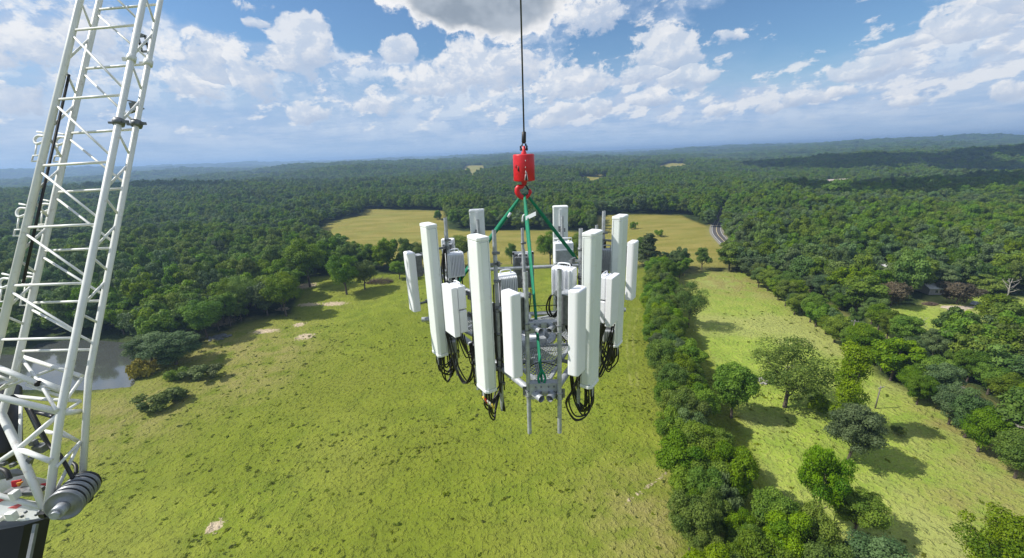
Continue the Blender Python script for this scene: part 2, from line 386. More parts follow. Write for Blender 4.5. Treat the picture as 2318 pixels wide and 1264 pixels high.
    tag(strip(-5.6, -3.9, .17, 'road_shoulder', simple('pale_gravel', (.24, .22, .17), .9, scale=1), None), kind='structure')
    tag(strip(3.9, 5.6, .17, 'road_shoulder', bpy.data.materials['pale_gravel'], None), kind='structure')
build_ground()

# ------------------------------------------------------------------ trees
def crown_mesh(name, h, rc, nblob, nleaf, size, mat, base=.22, seed=0, shape='round', droop=0.0, asym=.25):
    """foliage as leaf-sized faces spread over the clumps at the limb ends; returns mesh + clump centres"""
    r = np.random.RandomState(seed); bl = []
    zc = h*(base+(1-base)*.52); rz = h*(1-base)*.5
    off = (r.rand(2)-.5)*rc*asym
    for k in range(nblob):
        for _ in range(30):
            d = r.randn(3); d /= np.linalg.norm(d); d[2] = d[2]*.9+.12; q = (.30+.78*r.rand()**.7)
            p = d*np.array([rc*.84, rc*.84, rz*.92])*q
            if shape == 'cone': s_ = 1-.9*(p[2]/rz*.5+.5); p[0] *= s_*1.3; p[1] *= s_*1.3
            if shape == 'column': p[2] = (r.rand()*2-1)*rz*.9
            if shape == 'round' and p[2] < -rz*.35 and r.rand() < .3: continue
            break
        br = rc*(.17+.20*r.rand()) if shape != 'cone' else rc*(.2+.22*r.rand())*(1.15-.5*(p[2]/rz*.5+.5))
        if shape == 'column': br = rc*(.45+.3*r.rand())
        bl.append((p[0]+off[0]*(p[2]/rz), p[1]+off[1]*(p[2]/rz), zc+p[2]*.95, br))
    bl = np.array(bl); w = bl[:, 3]**2; idx = r.choice(len(bl), nleaf, p=w/w.sum())
    d = r.randn(nleaf, 3); d /= np.linalg.norm(d, axis=1)[:, None]
    dn = d[:, 2] < -.15; d[dn & (r.rand(nleaf) < .6), 2] *= -1
    flat = np.array([1.0, 1.0, .84]) if shape != 'cone' else np.array([1.25, 1.25, .35])
    rad = bl[idx, 3]*(1.14-.50*r.rand(nleaf)**1.1)
    # lumpy clump outline
    lump = 1+.22*np.sin(d[:, 0]*7+idx)*np.sin(d[:, 1]*6+idx*2)*np.cos(d[:, 2]*5+idx)
    C = bl[idx, :3]+d*flat*(rad*lump)[:, None]
    # discard what is buried deep in other clumps
    keep = np.ones(nleaf, bool)
    for b in bl:
        q = (C-b[:3])/flat; keep &= ~((q**2).sum(1) < (b[3]*.48)**2)
    C = C[keep]; d = d[keep]; idx = idx[keep]; n = len(C)
    nrm = d*1.0+r.randn(n, 3)*.5+np.array([0, 0, .15]); nrm /= np.linalg.norm(nrm, axis=1)[:, None]
    t = np.cross(nrm, r.randn(n, 3)); t /= np.linalg.norm(t, axis=1)[:, None]; b = np.cross(nrm, t)
    s = size*(.6+.8*r.rand(n))[:, None]
    V4 = np.stack([C-t*s*.6, C+b*s*.42-nrm*s*.12, C+t*s*.6, C-b*s*.42-nrm*s*.12], 1).reshape(-1, 3)
    me = bpy.data.meshes.new(name); me.vertices.add(4*n); me.vertices.foreach_set('co', V4.astype(np.float32).ravel())
    me.loops.add(4*n); me.loops.foreach_set('vertex_index', np.arange(4*n, dtype=np.int32))
    me.polygons.add(n); me.polygons.foreach_set('loop_start', np.arange(0, 4*n, 4, dtype=np.int32)); me.polygons.foreach_set('loop_total', np.full(n, 4, np.int32))
    me.update(calc_edges=True)
    tb = r.rand(len(bl)); tint = np.clip(tb[idx]*.6+r.rand(n)*.4, 0, 1)
    at = me.attributes.new('tint', 'FLOAT', 'POINT'); at.data.foreach_set('value', np.repeat(tint, 4).astype(np.float32))
    me.materials.append(MT[mat]); return me, bl
def trunk_mesh(name, h, rc, bl, base, seed, mat='bark', rt=None):
    mb = MB(); r = random.Random(seed); rt = rt or .022*h
    top = Vector((r.uniform(-.4, .4), r.uniform(-.4, .4), h*.72)); mid = Vector((r.uniform(-.3, .3), r.uniform(-.3, .3), h*.34))
    mb.tube([(0, 0, -.4), (0, 0, .4), mid, top], [rt*1.5, rt*1.1, rt*.8, rt*.25], 7)
    for b in list(bl)[:9]:
        z0 = min(max(h*base*.8, b[2]*.5), h*.6); a = Vector((0, 0, 0)).lerp(mid, z0/mid.z) if z0 < mid.z else mid.lerp(top, (z0-mid.z)/(top.z-mid.z))
        e = Vector(b[:3]); m_ = a.lerp(e, .55)+Vector((0, 0, -.06*h*.5))
        mb.tube([a, m_, e], [rt*.45, rt*.3, rt*.12], 5)
    me = bpy.data.meshes.new(name); me.from_pydata(mb.v, [], mb.f); me.polygons.foreach_set('use_smooth', mb.sm); me.materials.append(MT[mat]); me.update(); return me
VAR = {}
def variant(key, h, rc, nb, nl, size, mat, base=.22, shape='round', n=1):
    VAR[key] = []
    for k in range(n):
        sd = hash_(key)+k*17
        cm, bl = crown_mesh('crown_leaves', h, rc, nb, nl, size, mat, base, sd, shape)
        VAR[key].append((cm, trunk_mesh('trunk_wood', h, rc, bl, base, sd), h, rc))
def hash_(s): return sum(ord(c)*(i+3) for i, c in enumerate(s))
variant('forest', 14, 5.3, 38, 7500, .52, 'leaf', .12, n=5)
variant('forestgr', 14, 5.1, 36, 7000, .52, 'leaf_gr', .12, n=2)
variant('near', 12, 4.3, 62, 27000, .255, 'leaf', .10, n=5)
variant('neargr', 12, 4.2, 58, 25000, .255, 'leaf_gr', .12, n=2)
variant('lone', 14, 5.8, 56, 21000, .29, 'leaf', .22, n=3)
variant('sparse', 15, 6.6, 44, 13000, .27, 'leaf', .15, n=2)
variant('column', 16, 2.2, 46, 18000, .24, 'leaf', .08, 'column', n=1)
variant('pine', 15, 4.2, 40, 9000, .42, 'leaf_pine', .06, 'cone', n=2)
variant('pale', 12, 4.8, 40, 9000, .40, 'leaf_lt', .15, n=1)
variant('bronze', 8, 4.8, 36, 8000, .38, 'leaf_br', .05, n=1)
variant('bush', 2.6, 2.4, 14, 3200, .26, 'leaf', .0, n=2)
variant('palebush', 2.4, 2.2, 12, 2800, .26, 'leaf_lt', .0, n=1)
variant('tuft', .55, .62, 7, 260, .17, 'leaf_grass', .0, n=3)
variant('reeds', 1.6, 2.2, 12, 2600, .26, 'leaf_ye', .0, n=1)
def place_tree(kind, x, y, h, wr=1.0, label='', cat='tree', group=None, name='tree', k=None, sink=0.):
    vs = VAR[kind]; cm, tm, h0, rc0 = vs[random.randrange(len(vs)) if k is None else k % len(vs)]
    e = thing(name, label, cat, (x, y, float(terrain(x, y))-sink), random.uniform(0, 6.28), group); s = h/h0
    e.scale = (s*wr, s*wr, s)
    c = bpy.data.objects.new('crown', cm); COL.objects.link(c); c.parent = e
    if cat == 'tree': t = bpy.data.objects.new('trunk', tm); COL.objects.link(t); t.parent = e
    return e, c
def tree_px(kind, base, top, wpx, label, k=None, name='tree', cat='tree', group=None):
    """tree standing at the ground point seen at base; height and spread from its apparent size"""
    x, y = gp(*base); d = math.hypot(x, y); g = float(terrain(x, y))
    t = ray(*top); zt = H + t[2]*(d/math.hypot(t[0], t[1])); h = max(1.0, zt-g)
    zz = proj((x, y, g+h/2))[2]; rad = .5*wpx/FPX*zz
    vs = VAR[kind]; kk = random.randrange(len(vs)) if k is None else k % len(vs); s = h/vs[kk][2]
    return place_tree(kind, x, y, h, rad/(vs[kk][3]*1.0*s), label, cat, group, name, kk)
LONE = []
def L(*a, **k): LONE.append((a, k))
L('lone', (785, 667), (788, 578), 78, 'dark oak with bare trunk and long shadow, left of a pair on the meadow slope', name='oak_tree')
L('lone', (826, 656), (828, 592), 62, 'smaller oak just right of the bare-trunked oak, beside the brown brush pile', name='oak_tree')
L('lone', (702, 650), (700, 545), 90, 'tall oak at the wood edge above the sandy streaks on the meadow', name='oak_tree')
L('lone', (648, 716), (640, 622), 84, 'full dark oak standing out from the wood nearest the two sandy patches', name='oak_tree')
L('sparse', (560, 716), (556, 628), 62, 'thin-trunked tree at the wood edge, right of two slender neighbours', name='oak_tree')
L('sparse', (534, 718), (528, 634), 56, 'thin-trunked tree at the wood edge, left of two slender neighbours', name='oak_tree')
L('lone', (470, 766), (462, 680), 88, 'rounded tree at the wood edge above the grey rock pile', name='oak_tree')
L('neargr', (400, 828), (380, 752), 110, 'blue-green willow leaning over the right shore of the pond', name='willow_tree')
L('neargr', (345, 822), (340, 758), 80, 'pale blue-green willow overhanging the pond water', name='willow_tree')
L('lone', (1040, 606), (1042, 535), 88, 'broad olive tree in the field line behind the left antennas', name='oak_tree')
L('lone', (950, 612), (946, 553), 60, 'rounded tree in the field line just left of the tall left antenna', name='oak_tree')
L('lone', (905, 632), (902, 592), 44, 'low dark tree at the end of the left wood beside the brown brush', name='oak_tree')
L('lone', (1158, 598), (1156, 553), 30, 'small tree in the field line seen just left of the central back box antenna', name='oak_tree')
L('lone', (1246, 604), (1246, 528), 66, 'round tree in the field line behind the twin back antenna at right', name='oak_tree')
L('lone', (1310, 606), (1312, 534), 64, 'tree in the field line between the back antenna and the right front antennas', name='oak_tree')
L('bush', (990, 497), (990, 478), 22, 'small round bush in the tan field beside the tree clump', name='bush', cat='bush')
L('bush', (1434, 519), (1434, 504), 18, 'lone little bush on the tan field right of the antennas', name='bush', cat='bush')
L('bush', (1492, 536), (1492, 522), 24, 'low bush at the near edge of the tan field above the pine', name='bush', cat='bush')
L('pine', (1466, 615), (1466, 528), 56, 'pointed pine at the head of the hedgerow beside the rightmost small antenna', name='pine_tree')
L('forest', (1588, 612), (1588, 560), 38, 'dark upright tree in the short row between tan field and right meadow', name='oak_tree')
L('forest', (1650, 612), (1650, 556), 60, 'broad tree at the corner where the road meets the right meadow', name='oak_tree')
L('sparse', (1558, 742), (1568, 648), 70, 'lone tree with leaning crown in the top of the right meadow', name='oak_tree')
L('sparse', (1776, 922), (1788, 782), 168, 'wide-spreading open tree in the middle of the right meadow', name='oak_tree')
L('column', (1898, 985), (1930, 782), 54, 'narrow column-like tree right of the wide-spreading tree', name='poplar_tree')
L('neargr', (1918, 1048), (1920, 920), 104, 'grey-green tree in front of the narrow column-like tree', name='oak_tree')
L('bush', (1850, 935), (1855, 902), 60, 'grey-green shrub at the left foot of the narrow column-like tree', name='bush', cat='bush')
L('near', (1655, 945), (1668, 830), 92, 'dark rounded tree bulging from the hedgerow into the right meadow', name='oak_tree')
L('lone', (1842, 1188), (1876, 1022), 104, 'tall leafy tree alone in the lower right meadow, just left of a lower tree', name='oak_tree')
L('near', (1930, 1212), (1930, 1105), 104, 'low leafy tree touching the right side of the tall lone tree, lower right meadow', name='oak_tree')
L('lone', (2240, 1340), (2235, 1155), 165, 'big yellow-green tree cut by the bottom edge at far right', name='oak_tree')
L('neargr', (1975, 1360), (1975, 1232), 150, 'pale green treetop at the bottom edge of the right meadow', name='oak_tree')
L('forest', (2300, 1040), (2300, 880), 120, 'dark full tree leaning over the road at the right edge', name='oak_tree')
L('bush', (370, 918), (372, 884), 92, 'low dark bush with pale stones, on the bank below the pond', name='bush', cat='bush')
L('palebush', (440, 862), (440, 834), 60, 'bright green bush between the pond and the meadow', name='bush', cat='bush')
L('palebush', (478, 856), (478, 830), 50, 'bright green bush on the pond bank, right of its larger twin', name='bush', cat='bush')
L('bush', (400, 862), (400, 838), 50, 'olive bush on the pond bank, left of two bright green bushes', name='bush', cat='bush')
L('reeds', (335, 855), (335, 820), 62, 'yellow reed clump on the right shore of the pond', name='reed_clump', cat='reeds')
L('bush', (1745, 868), (1745, 842), 46, 'dark bush beside white stones left of the wide-spreading tree', name='bush', cat='bush')
L('bush', (2035, 985), (2035, 968), 30, 'tiny bush out on the dry grass of the right meadow', name='bush', cat='bush')
L('bronze', (2015, 696), (2018, 640), 66, 'round bronze-leaved tree behind the farmhouse lawn', name='plum_tree')
L('bronze', (2165, 690), (2160, 640), 74, 'bronze-leaved tree next to the sandy patch by the yard', name='plum_tree')
L('forest', (1945, 718), (1945, 622), 78, 'dark full tree at the left edge of the farmhouse lawn', name='oak_tree')
L('forest', (1925, 768), (1900, 690), 34, 'dark tree beside the road where the asphalt shows', name='oak_tree')
L('pale', (2225, 672), (2222, 622), 62, 'pale green tree standing alone on the farmyard grass', name='oak_tree')
L('pale', (1985, 650), (1985, 592), 72, 'light yellow-green treetop behind the pale farmhouse roof', name='oak_tree')
L('pale', (1870, 655), (1868, 580), 80, 'large pale rounded tree above the road and the near power pole', name='oak_tree')
L('forest', (1888, 470), (1885, 410), 60, 'big dark crown rising out of the distant wood below the far white building', name='oak_tree')
for (a, k) in LONE: tree_px(*a, **k)

# every other tree: jittered rings that widen with distance, kept out of the open land
KEEP = [(1590, 1665, 500, 572, .9), (1905, 1955, 728, 772, .8), (2195, 2260, 920, 960, .8), (1975, 2080, 690, 760, .5), (2110, 2318, 660, 705, .55), (2130, 2215, 655, 700, .4), (1870, 1925, 404, 416, .4), (1945, 2000, 608, 622, .4), (2105, 2150, 640, 655, .4)]
def candidates():
    out = []; r = 34.0
    while r < 14000:
        s = max(7.6, r/150.0) if r > 350 else 6.4+1.2*r/350
        n = int(2*math.radians(64)*r/s)
        a = np.radians(-64)+ (np.arange(n)+RNG.rand(n)*.9)*s/r; rr = r+(RNG.rand(n)-.5)*s*1.0
        out.append(np.stack([rr*np.sin(a), rr*np.cos(a), np.full(n, s)], 1)); r += s*.92
    return np.vstack(out)
def row(P, off, step, jit, seed):
    P = np.asarray(P, float); T = np.gradient(P, axis=0); T /= np.linalg.norm(T, axis=1)[:, None]; N_ = np.stack([T[:, 1], -T[:, 0]], 1); Q_ = P+N_*off
    L_ = np.concatenate([[0], np.cumsum(np.linalg.norm(np.diff(Q_, axis=0), axis=1))]); s_ = np.arange(0, L_[-1], step); r = np.random.RandomState(seed)
    return np.stack([np.interp(s_, L_, Q_[:, 0])+r.randn(len(s_))*jit, np.interp(s_, L_, Q_[:, 1])+r.randn(len(s_))*jit, np.full(len(s_), 7.)], 1)
HC = catmull(np.array([gp(*p) for p in [(1492, 622), (1490, 680), (1492, 740), (1510, 810), (1532, 890), (1552, 970), (1566, 1050), (1586, 1130), (1608, 1210), (1632, 1300), (1668, 1450), (1712, 1700)]]), 6)
ROWS = np.vstack([row(HC, o_, 4.6, .8, 30+i) for i, o_ in enumerate((-3.6, 0., 3.6))]+[row(ROADS, 7.4, 5.0, .7, 41), row(ROADS, -8.2, 6.0, .8, 42), row(ROADS, 11.5, 6.5, 1., 43)])
Cn = np.vstack([ROWS, candidates()]); NROW = len(ROWS); NH = len(HC); X, Y, SP = Cn.T
R_ = np.hypot(X, Y); bad = np.zeros(len(X), bool)
def near_poly(P, x, y, d): return inside(P, x, y) | (edist(P, x, y) < d)
_rowm = np.arange(len(X)) < NROW
for P, d in ((MEADOW, 1.0), (RMEAD, .6), (FIELD, 2.5), (YARD, 2.5), (POND, 3)):
    sel = R_ < 1500; bad[sel] |= near_poly(P, X[sel], Y[sel], d)
for P in FARM: bad |= inside(P, X, Y)
bad |= edist(ROADS, X, Y, False) < 5.2
bad |= (np.random.RandomState(9).rand(len(X)) < .05)
bad |= Y < 20
# sight lines that the photograph shows open
Zg = terrain(X, Y); hh = 15.0
Q = np.stack([X, Y, Zg+hh*.85-H], 1); zz = Q@fw; u_ = CX+FPX*(Q@RT)/zz; v_ = CY-FPX*(Q@UP)/zz
Q2 = np.stack([X, Y, Zg-H], 1); z2 = Q2@fw; v2 = CY-FPX*(Q2@UP)/z2
wid = FPX*4.2/zz
for a, b, c, d, q in KEEP:
    bad |= (u_+wid > a) & (u_-wid < b) & (v_ < d) & (v2 > c+(d-c)*.5) & (np.random.RandomState(3).rand(len(X)) < q) & (R_ < 1500)
hc_d = edist(HC, X, Y, False); isrow = np.arange(len(X)) < NROW
bad[~isrow & (hc_d < 9) & (R_ < 420)] = True                      # the rows stand for the hedgerow
nhr = sum(len(row(HC, o_, 4.6, .8, 30+i)) for i, o_ in enumerate((-3.6, 0., 3.6)))
bad[:nhr] = (Y[:nhr] < 20) | (np.random.RandomState(77).rand(nhr) < .05)
roadrow = isrow.copy(); roadrow[:nhr] = False
bad[~isrow & (edist(ROADS, X, Y, False) < 11.5)] = True
bad[roadrow] = Y[roadrow] < 20
bad |= roadrow & (edist(ROADS, X, Y, False) < 5.5)
bad |= roadrow & (inside(FIELD, X, Y) | inside(MEADOW, X, Y) | (edist(HC, X, Y, False) < 8))
inframe = (u_ > -60) & (u_ < 2380) & (zz > 0) & (v_ < 1330)
# individual trees already standing there
for (a, k) in LONE:
    x, y = gp(*a[1]); bad |= np.hypot(X-x, Y-y) < (5.5 if 'bush' not in a[0] else 3)
# dense hedgerow: smaller trees
HED = poly([(1440, 615), (1545, 612), (1535, 700), (1600, 820), (1660, 960), (1700, 1100), (1760, 1200), (1900, 1330), (1960, 1600), (1540, 1600), (1510, 1200), (1500, 900), (1440, 760)])
inhed = np.zeros(len(X), bool); inhed[:nhr] = True; rowm = np.arange(len(X)) < NROW
ok = ~bad & inframe
X, Y, SP, R_, u_, inhed, rowm, Zg = X[ok], Y[ok], SP[ok], R_[ok], u_[ok], inhed[ok], rowm[ok], Zg[ok]
order = np.argsort(R_)
NIND = 300-len([1 for a, k in LONE if k.get('cat', 'tree') == 'tree'])
used = order[:NIND]; rest = order[NIND:]
crowns_src = {}
for i in used:
    x, y, r = X[i], Y[i], R_[i]
    q = random.random()
    if rowm[i] and not inhed[i]:
        kind = 'near' if q < .7 else 'neargr'; h = random.uniform(7, 12); wr = random.uniform(1.0, 1.3); lab, grp = 'roadside tree crowding the asphalt road right of the meadow', 'trees lining the road'
    elif inhed[i]:
        kind = 'near' if q < .9 else 'neargr'; h = random.uniform(8.0, 14.0); wr = random.uniform(.78, 1.05)
        lab, grp = 'leafy tree packed into the hedgerow running between the two meadows', 'hedgerow trees between the meadows'
    elif u_[i] > 1600:
        kind = 'near' if r < 150 else ('forest' if q < .72 else 'forestgr' if q < .9 else 'pale' if q < .95 else 'bronze')
        h = random.uniform(9, 15) if r < 150 else random.uniform(11, 17); wr = random.uniform(.85, 1.15)
        if kind == 'bronze': h = 9
        lab, grp = 'broadleaf tree in the wood along the road right of the meadow', 'trees in the wood beside the road'
    elif u_[i] > 950:
        kind = 'forest'; h = random.uniform(9, 13); wr = 1; lab, grp = 'broadleaf tree in the line behind the antennas', 'trees in the field line behind the antennas'
    else:
        kind = 'forest' if q < .8 else 'forestgr' if q < .93 else 'lone'; h = random.uniform(12, 18); wr = random.uniform(.9, 1.15)
        lab, grp = 'broadleaf tree in the thick wood left of the meadow', 'trees in the wood left of the meadow'
    e, c = place_tree(kind, x, y, h, wr, lab, 'tree', grp)
    if kind in ('forest', 'forestgr') and c.data.name not in crowns_src: crowns_src[c.data.name] = c
src = list(crowns_src.values()); print('individual trees', len(used), 'far', len(rest), 'sources', len(src))
def forest_stuff():
    n = len(rest); x, y, s = X[rest], Y[rest], SP[rest]; co = np.stack([x, y, Zg[rest]], 1)
    me = bpy.data.meshes.new('forest'); me.vertices.add(n); me.vertices.foreach_set('co', co.astype(np.float32).ravel())
    r = np.random.RandomState(5)
    h = (12+8*vnoise(x/55, y/45, 9))*(.66+.62*r.rand(n)); hs = h/14.0*(1+np.clip((s-8)/50, 0, .8)); ws = np.maximum(s/7.6, 1)*(.88+.34*r.rand(n))*.98
    ws = np.where(s > 9, ws*1.08, ws)
    sc = np.stack([ws, ws, hs], 1); rot = np.stack([np.zeros(n), np.zeros(n), r.rand(n)*6.28], 1)
    at = me.attributes.new('scl', 'FLOAT_VECTOR', 'POINT'); at.data.foreach_set('vector', sc.astype(np.float32).ravel())
    at = me.attributes.new('rot', 'FLOAT_VECTOR', 'POINT'); at.data.foreach_set('vector', rot.astype(np.float32).ravel())
    at = me.attributes.new('pick', 'INT', 'POINT'); pk = r.randint(0, len(src), n); gr = [i for i, c_ in enumerate(src) if c_.data.materials[0].name.startswith('blue')]; bl_ = [i for i in range(len(src)) if i not in gr]; v_ = vnoise(x/120+9, y/70, 12)+.5*(r.rand(n)-.5); pk = np.where(v_ > .66, np.array(gr)[r.randint(0, len(gr), n)], np.array(bl_)[r.randint(0, len(bl_), n)]); at.data.foreach_set('value', pk.astype(np.int32))
    o = bpy.data.objects.new('forest', me); COL.objects.link(o)
    tag(o, 'unbroken green woodland rolling away to the horizon beyond the nearer trees', 'forest', kind='stuff')
    g = bpy.data.node_groups.new('forest_scatter', 'GeometryNodeTree')
    g.interface.new_socket('Geometry', in_out='INPUT', socket_type='NodeSocketGeometry'); g.interface.new_socket('Geometry', in_out='OUTPUT', socket_type='NodeSocketGeometry')
    N = g.nodes; Lk = g.links; gi = N.new('NodeGroupInput'); go = N.new('NodeGroupOutput')
    m2p = N.new('GeometryNodeMeshToPoints'); Lk.new(gi.outputs[0], m2p.inputs['Mesh'])
    j = N.new('GeometryNodeJoinGeometry')
    for c in reversed(src):
        oi = N.new('GeometryNodeObjectInfo'); oi.transform_space = 'ORIGINAL'; oi.inputs['Object'].default_value = c; oi.inputs['As Instance'].default_value = True
        Lk.new(oi.outputs['Geometry'], j.inputs[0])
    iop = N.new('GeometryNodeInstanceOnPoints'); Lk.new(m2p.outputs[0], iop.inputs['Points']); Lk.new(j.outputs[0], iop.inputs['Instance']); iop.inputs['Pick Instance'].default_value = True
    def na(name, t):
        a = N.new('GeometryNodeInputNamedAttribute'); a.data_type = t; a.inputs[0].default_value = name; return a.outputs['Attribute']
    Lk.new(na('pick', 'INT'), iop.inputs['Instance Index']); Lk.new(na('rot', 'FLOAT_VECTOR'), iop.inputs['Rotation']); Lk.new(na('scl', 'FLOAT_VECTOR'), iop.inputs['Scale'])
    Lk.new(iop.outputs[0], go.inputs[0]); md = o.modifiers.new('scatter', 'NODES'); md.node_group = g
forest_stuff()
def tufts():
    srcs = []
    for (px, py, lab) in ((560, 1060, 'knee-high grass clump in the lower left of the big meadow'), (1010, 1120, 'knee-high grass clump in the big meadow below the hanging load'), (900, 1190, 'knee-high grass clump near the bottom edge of the big meadow')):
        x, y = gp(px, py); e, c = place_tree('tuft', x, y, .5, 1.2, lab, 'grass', None, 'grass_clump', len(srcs)); srcs.append(c)
    r = np.random.RandomState(21); n = 230000; a = np.radians(-56+112*r.rand(n)); rr = 42*np.exp(r.rand(n)*math.log(430/42.)); x = rr*np.sin(a); y = rr*np.cos(a)
    m = inside(MEADOW, x, y); m2 = inside(RMEAD, x, y); k = m | m2; x = x[k]; y = y[k]; rr = rr[k]; m2 = m2[k]
    cl = vnoise(x/5, y/3.2, 31)*.5+vnoise(x/26, y/18, 32)*.95-.15
    k = (r.rand(len(x)) < np.clip((cl-.42)*1.5, .03, 1)*.12*np.clip(rr/160, .25, 1)); x = x[k]; y = y[k]; rr = rr[k]; n = len(x); print('tufts', n)
    me = bpy.data.meshes.new('grass_tufts'); me.vertices.add(n); me.vertices.foreach_set('co', np.stack([x, y, terrain(x, y)-.03], 1).astype(np.float32).ravel())
    s = (.20+.55*r.rand(n)**2)*(1+rr/600); sc = np.stack([s*1.5, s*.75, s*(.38+.35*r.rand(n))], 1); rot = np.stack([np.zeros(n), np.zeros(n), .5+.8*r.randn(n)], 1)
    at = me.attributes.new('scl', 'FLOAT_VECTOR', 'POINT'); at.data.foreach_set('vector', sc.astype(np.float32).ravel())
    at = me.attributes.new('rot', 'FLOAT_VECTOR', 'POINT'); at.data.foreach_set('vector', rot.astype(np.float32).ravel())
    at = me.attributes.new('pick', 'INT', 'POINT'); at.data.foreach_set('value', r.randint(0, 3, n).astype(np.int32))
    o = bpy.data.objects.new('grass_tufts', me); COL.objects.link(o); tag(o, 'uneven tufts of taller grass dotted over both meadows', 'grass', kind='stuff')
    g = bpy.data.node_groups['forest_scatter'].copy(); g.name = 'tuft_scatter'; ois = [q for q in g.nodes if q.bl_idname == 'GeometryNodeObjectInfo']
    for q, c in zip(ois, srcs): q.inputs['Object'].default_value = c
    for q in ois[3:]: g.nodes.remove(q)
    md = o.modifiers.new('scatter', 'NODES'); md.node_group = g
tufts()
# ------------------------------------------------------------------ sky, sun, haze
def azel(px, py):
    d = ray(px, py); return math.degrees(math.atan2(d[0], d[1])), math.degrees(math.asin(d[2]/np.linalg.norm(d)))
SUN_AZ, SUN_EL = -91.0, 46.0
def build_sky():
    w = bpy.data.worlds.new('World'); S.world = w; w.use_nodes = True; nt = NT(w.node_tree); bg = w.node_tree.nodes['Background']
    sk = nt.new('ShaderNodeTexSky', sky_type='NISHITA'); sk.sun_disc = False; sk.sun_elevation = math.radians(SUN_EL); sk.sun_rotation = math.radians(SUN_AZ)
    sk.air_density = 1.15; sk.dust_density = .6; sk.ozone_density = 2.2; sk.altitude = 200
    d = V(nt, nt.new('ShaderNodeTexCoord').outputs['Generated']); d = nt.vm('NORMALIZE', d); x, y, z = nt.sep(d)
    az = nt.m('ARCTAN2', x, y)*57.2958; el = nt.m('ARCSINE', z)*57.2958
    K = 10.0                                             # cloud radiance in sky units (background strength is .1)
    sky = V(nt, sk.outputs[0])
    sky = nt.mix(1.0, sky, (.74, .95, 1.15), 'MULTIPLY')
    def n2(v, scale, detail, rough, col=False):
        r = nt.noise(v, scale, detail, rough, col=col); r.s.node.noise_dimensions = '2D'; return r
    def lin(x, a_, b_, lo=0., hi=1.):
        n = nt.new('ShaderNodeMapRange'); nt.put(n.inputs[0], x); n.inputs[1].default_value = a_; n.inputs[2].default_value = b_; n.inputs[3].default_value = lo; n.inputs[4].default_value = hi; return V(nt, n.outputs[0])
    def ell(p_, px, py, rx, ry):            # 1 at the centre, 0 on the rim
        a0, e0 = azel(px, py); ra = abs(azel(px+rx, py)[0]-a0); re = abs(azel(px, py-ry)[1]-e0)*1.35
        n = nt.new('ShaderNodeVectorMath', operation='MULTIPLY_ADD'); nt.put(n.inputs[0], p_); n.inputs[1].default_value = (1/ra, 1/re, 0); n.inputs[2].default_value = (-a0/ra, -e0*1.35/re, 0)
        v = V(nt, n.outputs[0]); return v, 1.0-nt.vm('LENGTH', v)
    A = nt.vec(az, el*1.35, 0.)
    wa = n2(A, .16, 3, .55, True); W = nt.vm('SCALE', nt.vm('SUBTRACT', wa, (.5, .5, .5)), sc=5.0)
    Aw = nt.vm('ADD', A, nt.vm('SCALE', W, sc=.35)); Bw = nt.vm('ADD', A, W)
    n = n2(Aw, .40, 8, .62); ns = n2(nt.vm('ADD', Aw, (.8, -.8, 0.)), .40, 5, .62); fine = n2(Aw, 1.5, 4, .65)
    relief = nt.ss((n-ns)*2.6+(fine-.5)*.7, -.34, .36)
    # high thin sheet laid out on a level plane, broken by two clear windows
    zz = nt.m('MAXIMUM', z, 0)+.09
    P = nt.vec(x/zz, y/zz, 0.); hi = n2(nt.vm('ADD', P, nt.vm('SCALE', W, sc=.10)), .55, 7, .62); hi2 = n2(P, 2.1, 5, .6)
    gaps = nt.m('MAXIMUM', nt.m('MAXIMUM', ell(Bw, 640, -10, 330, 130)[1], ell(Bw, 1760, 100, 400, 145)[1]), nt.m('MAXIMUM', ell(Bw, 900, 60, 200, 90)[1], ell(Bw, 1380, 110, 120, 70)[1]))
    gaps = nt.m('MAXIMUM', gaps, 0.)
    cov = hi*.95+hi2*.25+(n-.5)*.55-gaps*1.7
    sheet = nt.ss(cov, .22, .74)
    shade = nt.ss(hi2*.5+n*.55+(hi-.5)*.8+(relief-.5)*.35, .34, .72)
    scol = nt.mix(shade, (.46*K, .58*K, .78*K), (.74*K, .80*K, .89*K))
    c = nt.mix(sheet*.90, sky, scol)
    c = nt.mix(nt.ss(nt.m('MULTIPLY_ADD', el, 1.0, (hi-.5)*9.), 2.5, 11.5, .90, 0.), c, nt.mix(nt.ss(hi2*.5+hi*.7, .40, .78), (.36*K, .51*K, .76*K), (.52*K, .64*K, .82*K)))
    # rows of small heaps, drawn out up to the right
    n3 = n2(nt.vec(az*.75, el*1.6-az*.22, 0.), .34, 8, .6); n3s = n2(nt.vec((az+.8)*.75, (el-.8)*1.6-(az+.8)*.22, 0.), .34, 6, .6)
    band = nt.ss(nt.m('ABSOLUTE', el-7.5), 2.5, 7.0, 1., 0.)*nt.ss(az, -14., 8.)
    dens = nt.ss(n3+band*.16-gaps*.30, .57, .70)*nt.ss(el, 1.8, 4.2)
    lit = nt.ss((n3-n3s)*3.2+(fine-.5)*.5, -.20, .40)
    c = nt.mix(dens*.75, c, nt.mix(lit, (.50*K, .60*K, .77*K), (.88*K, .885*K, .90*K)))
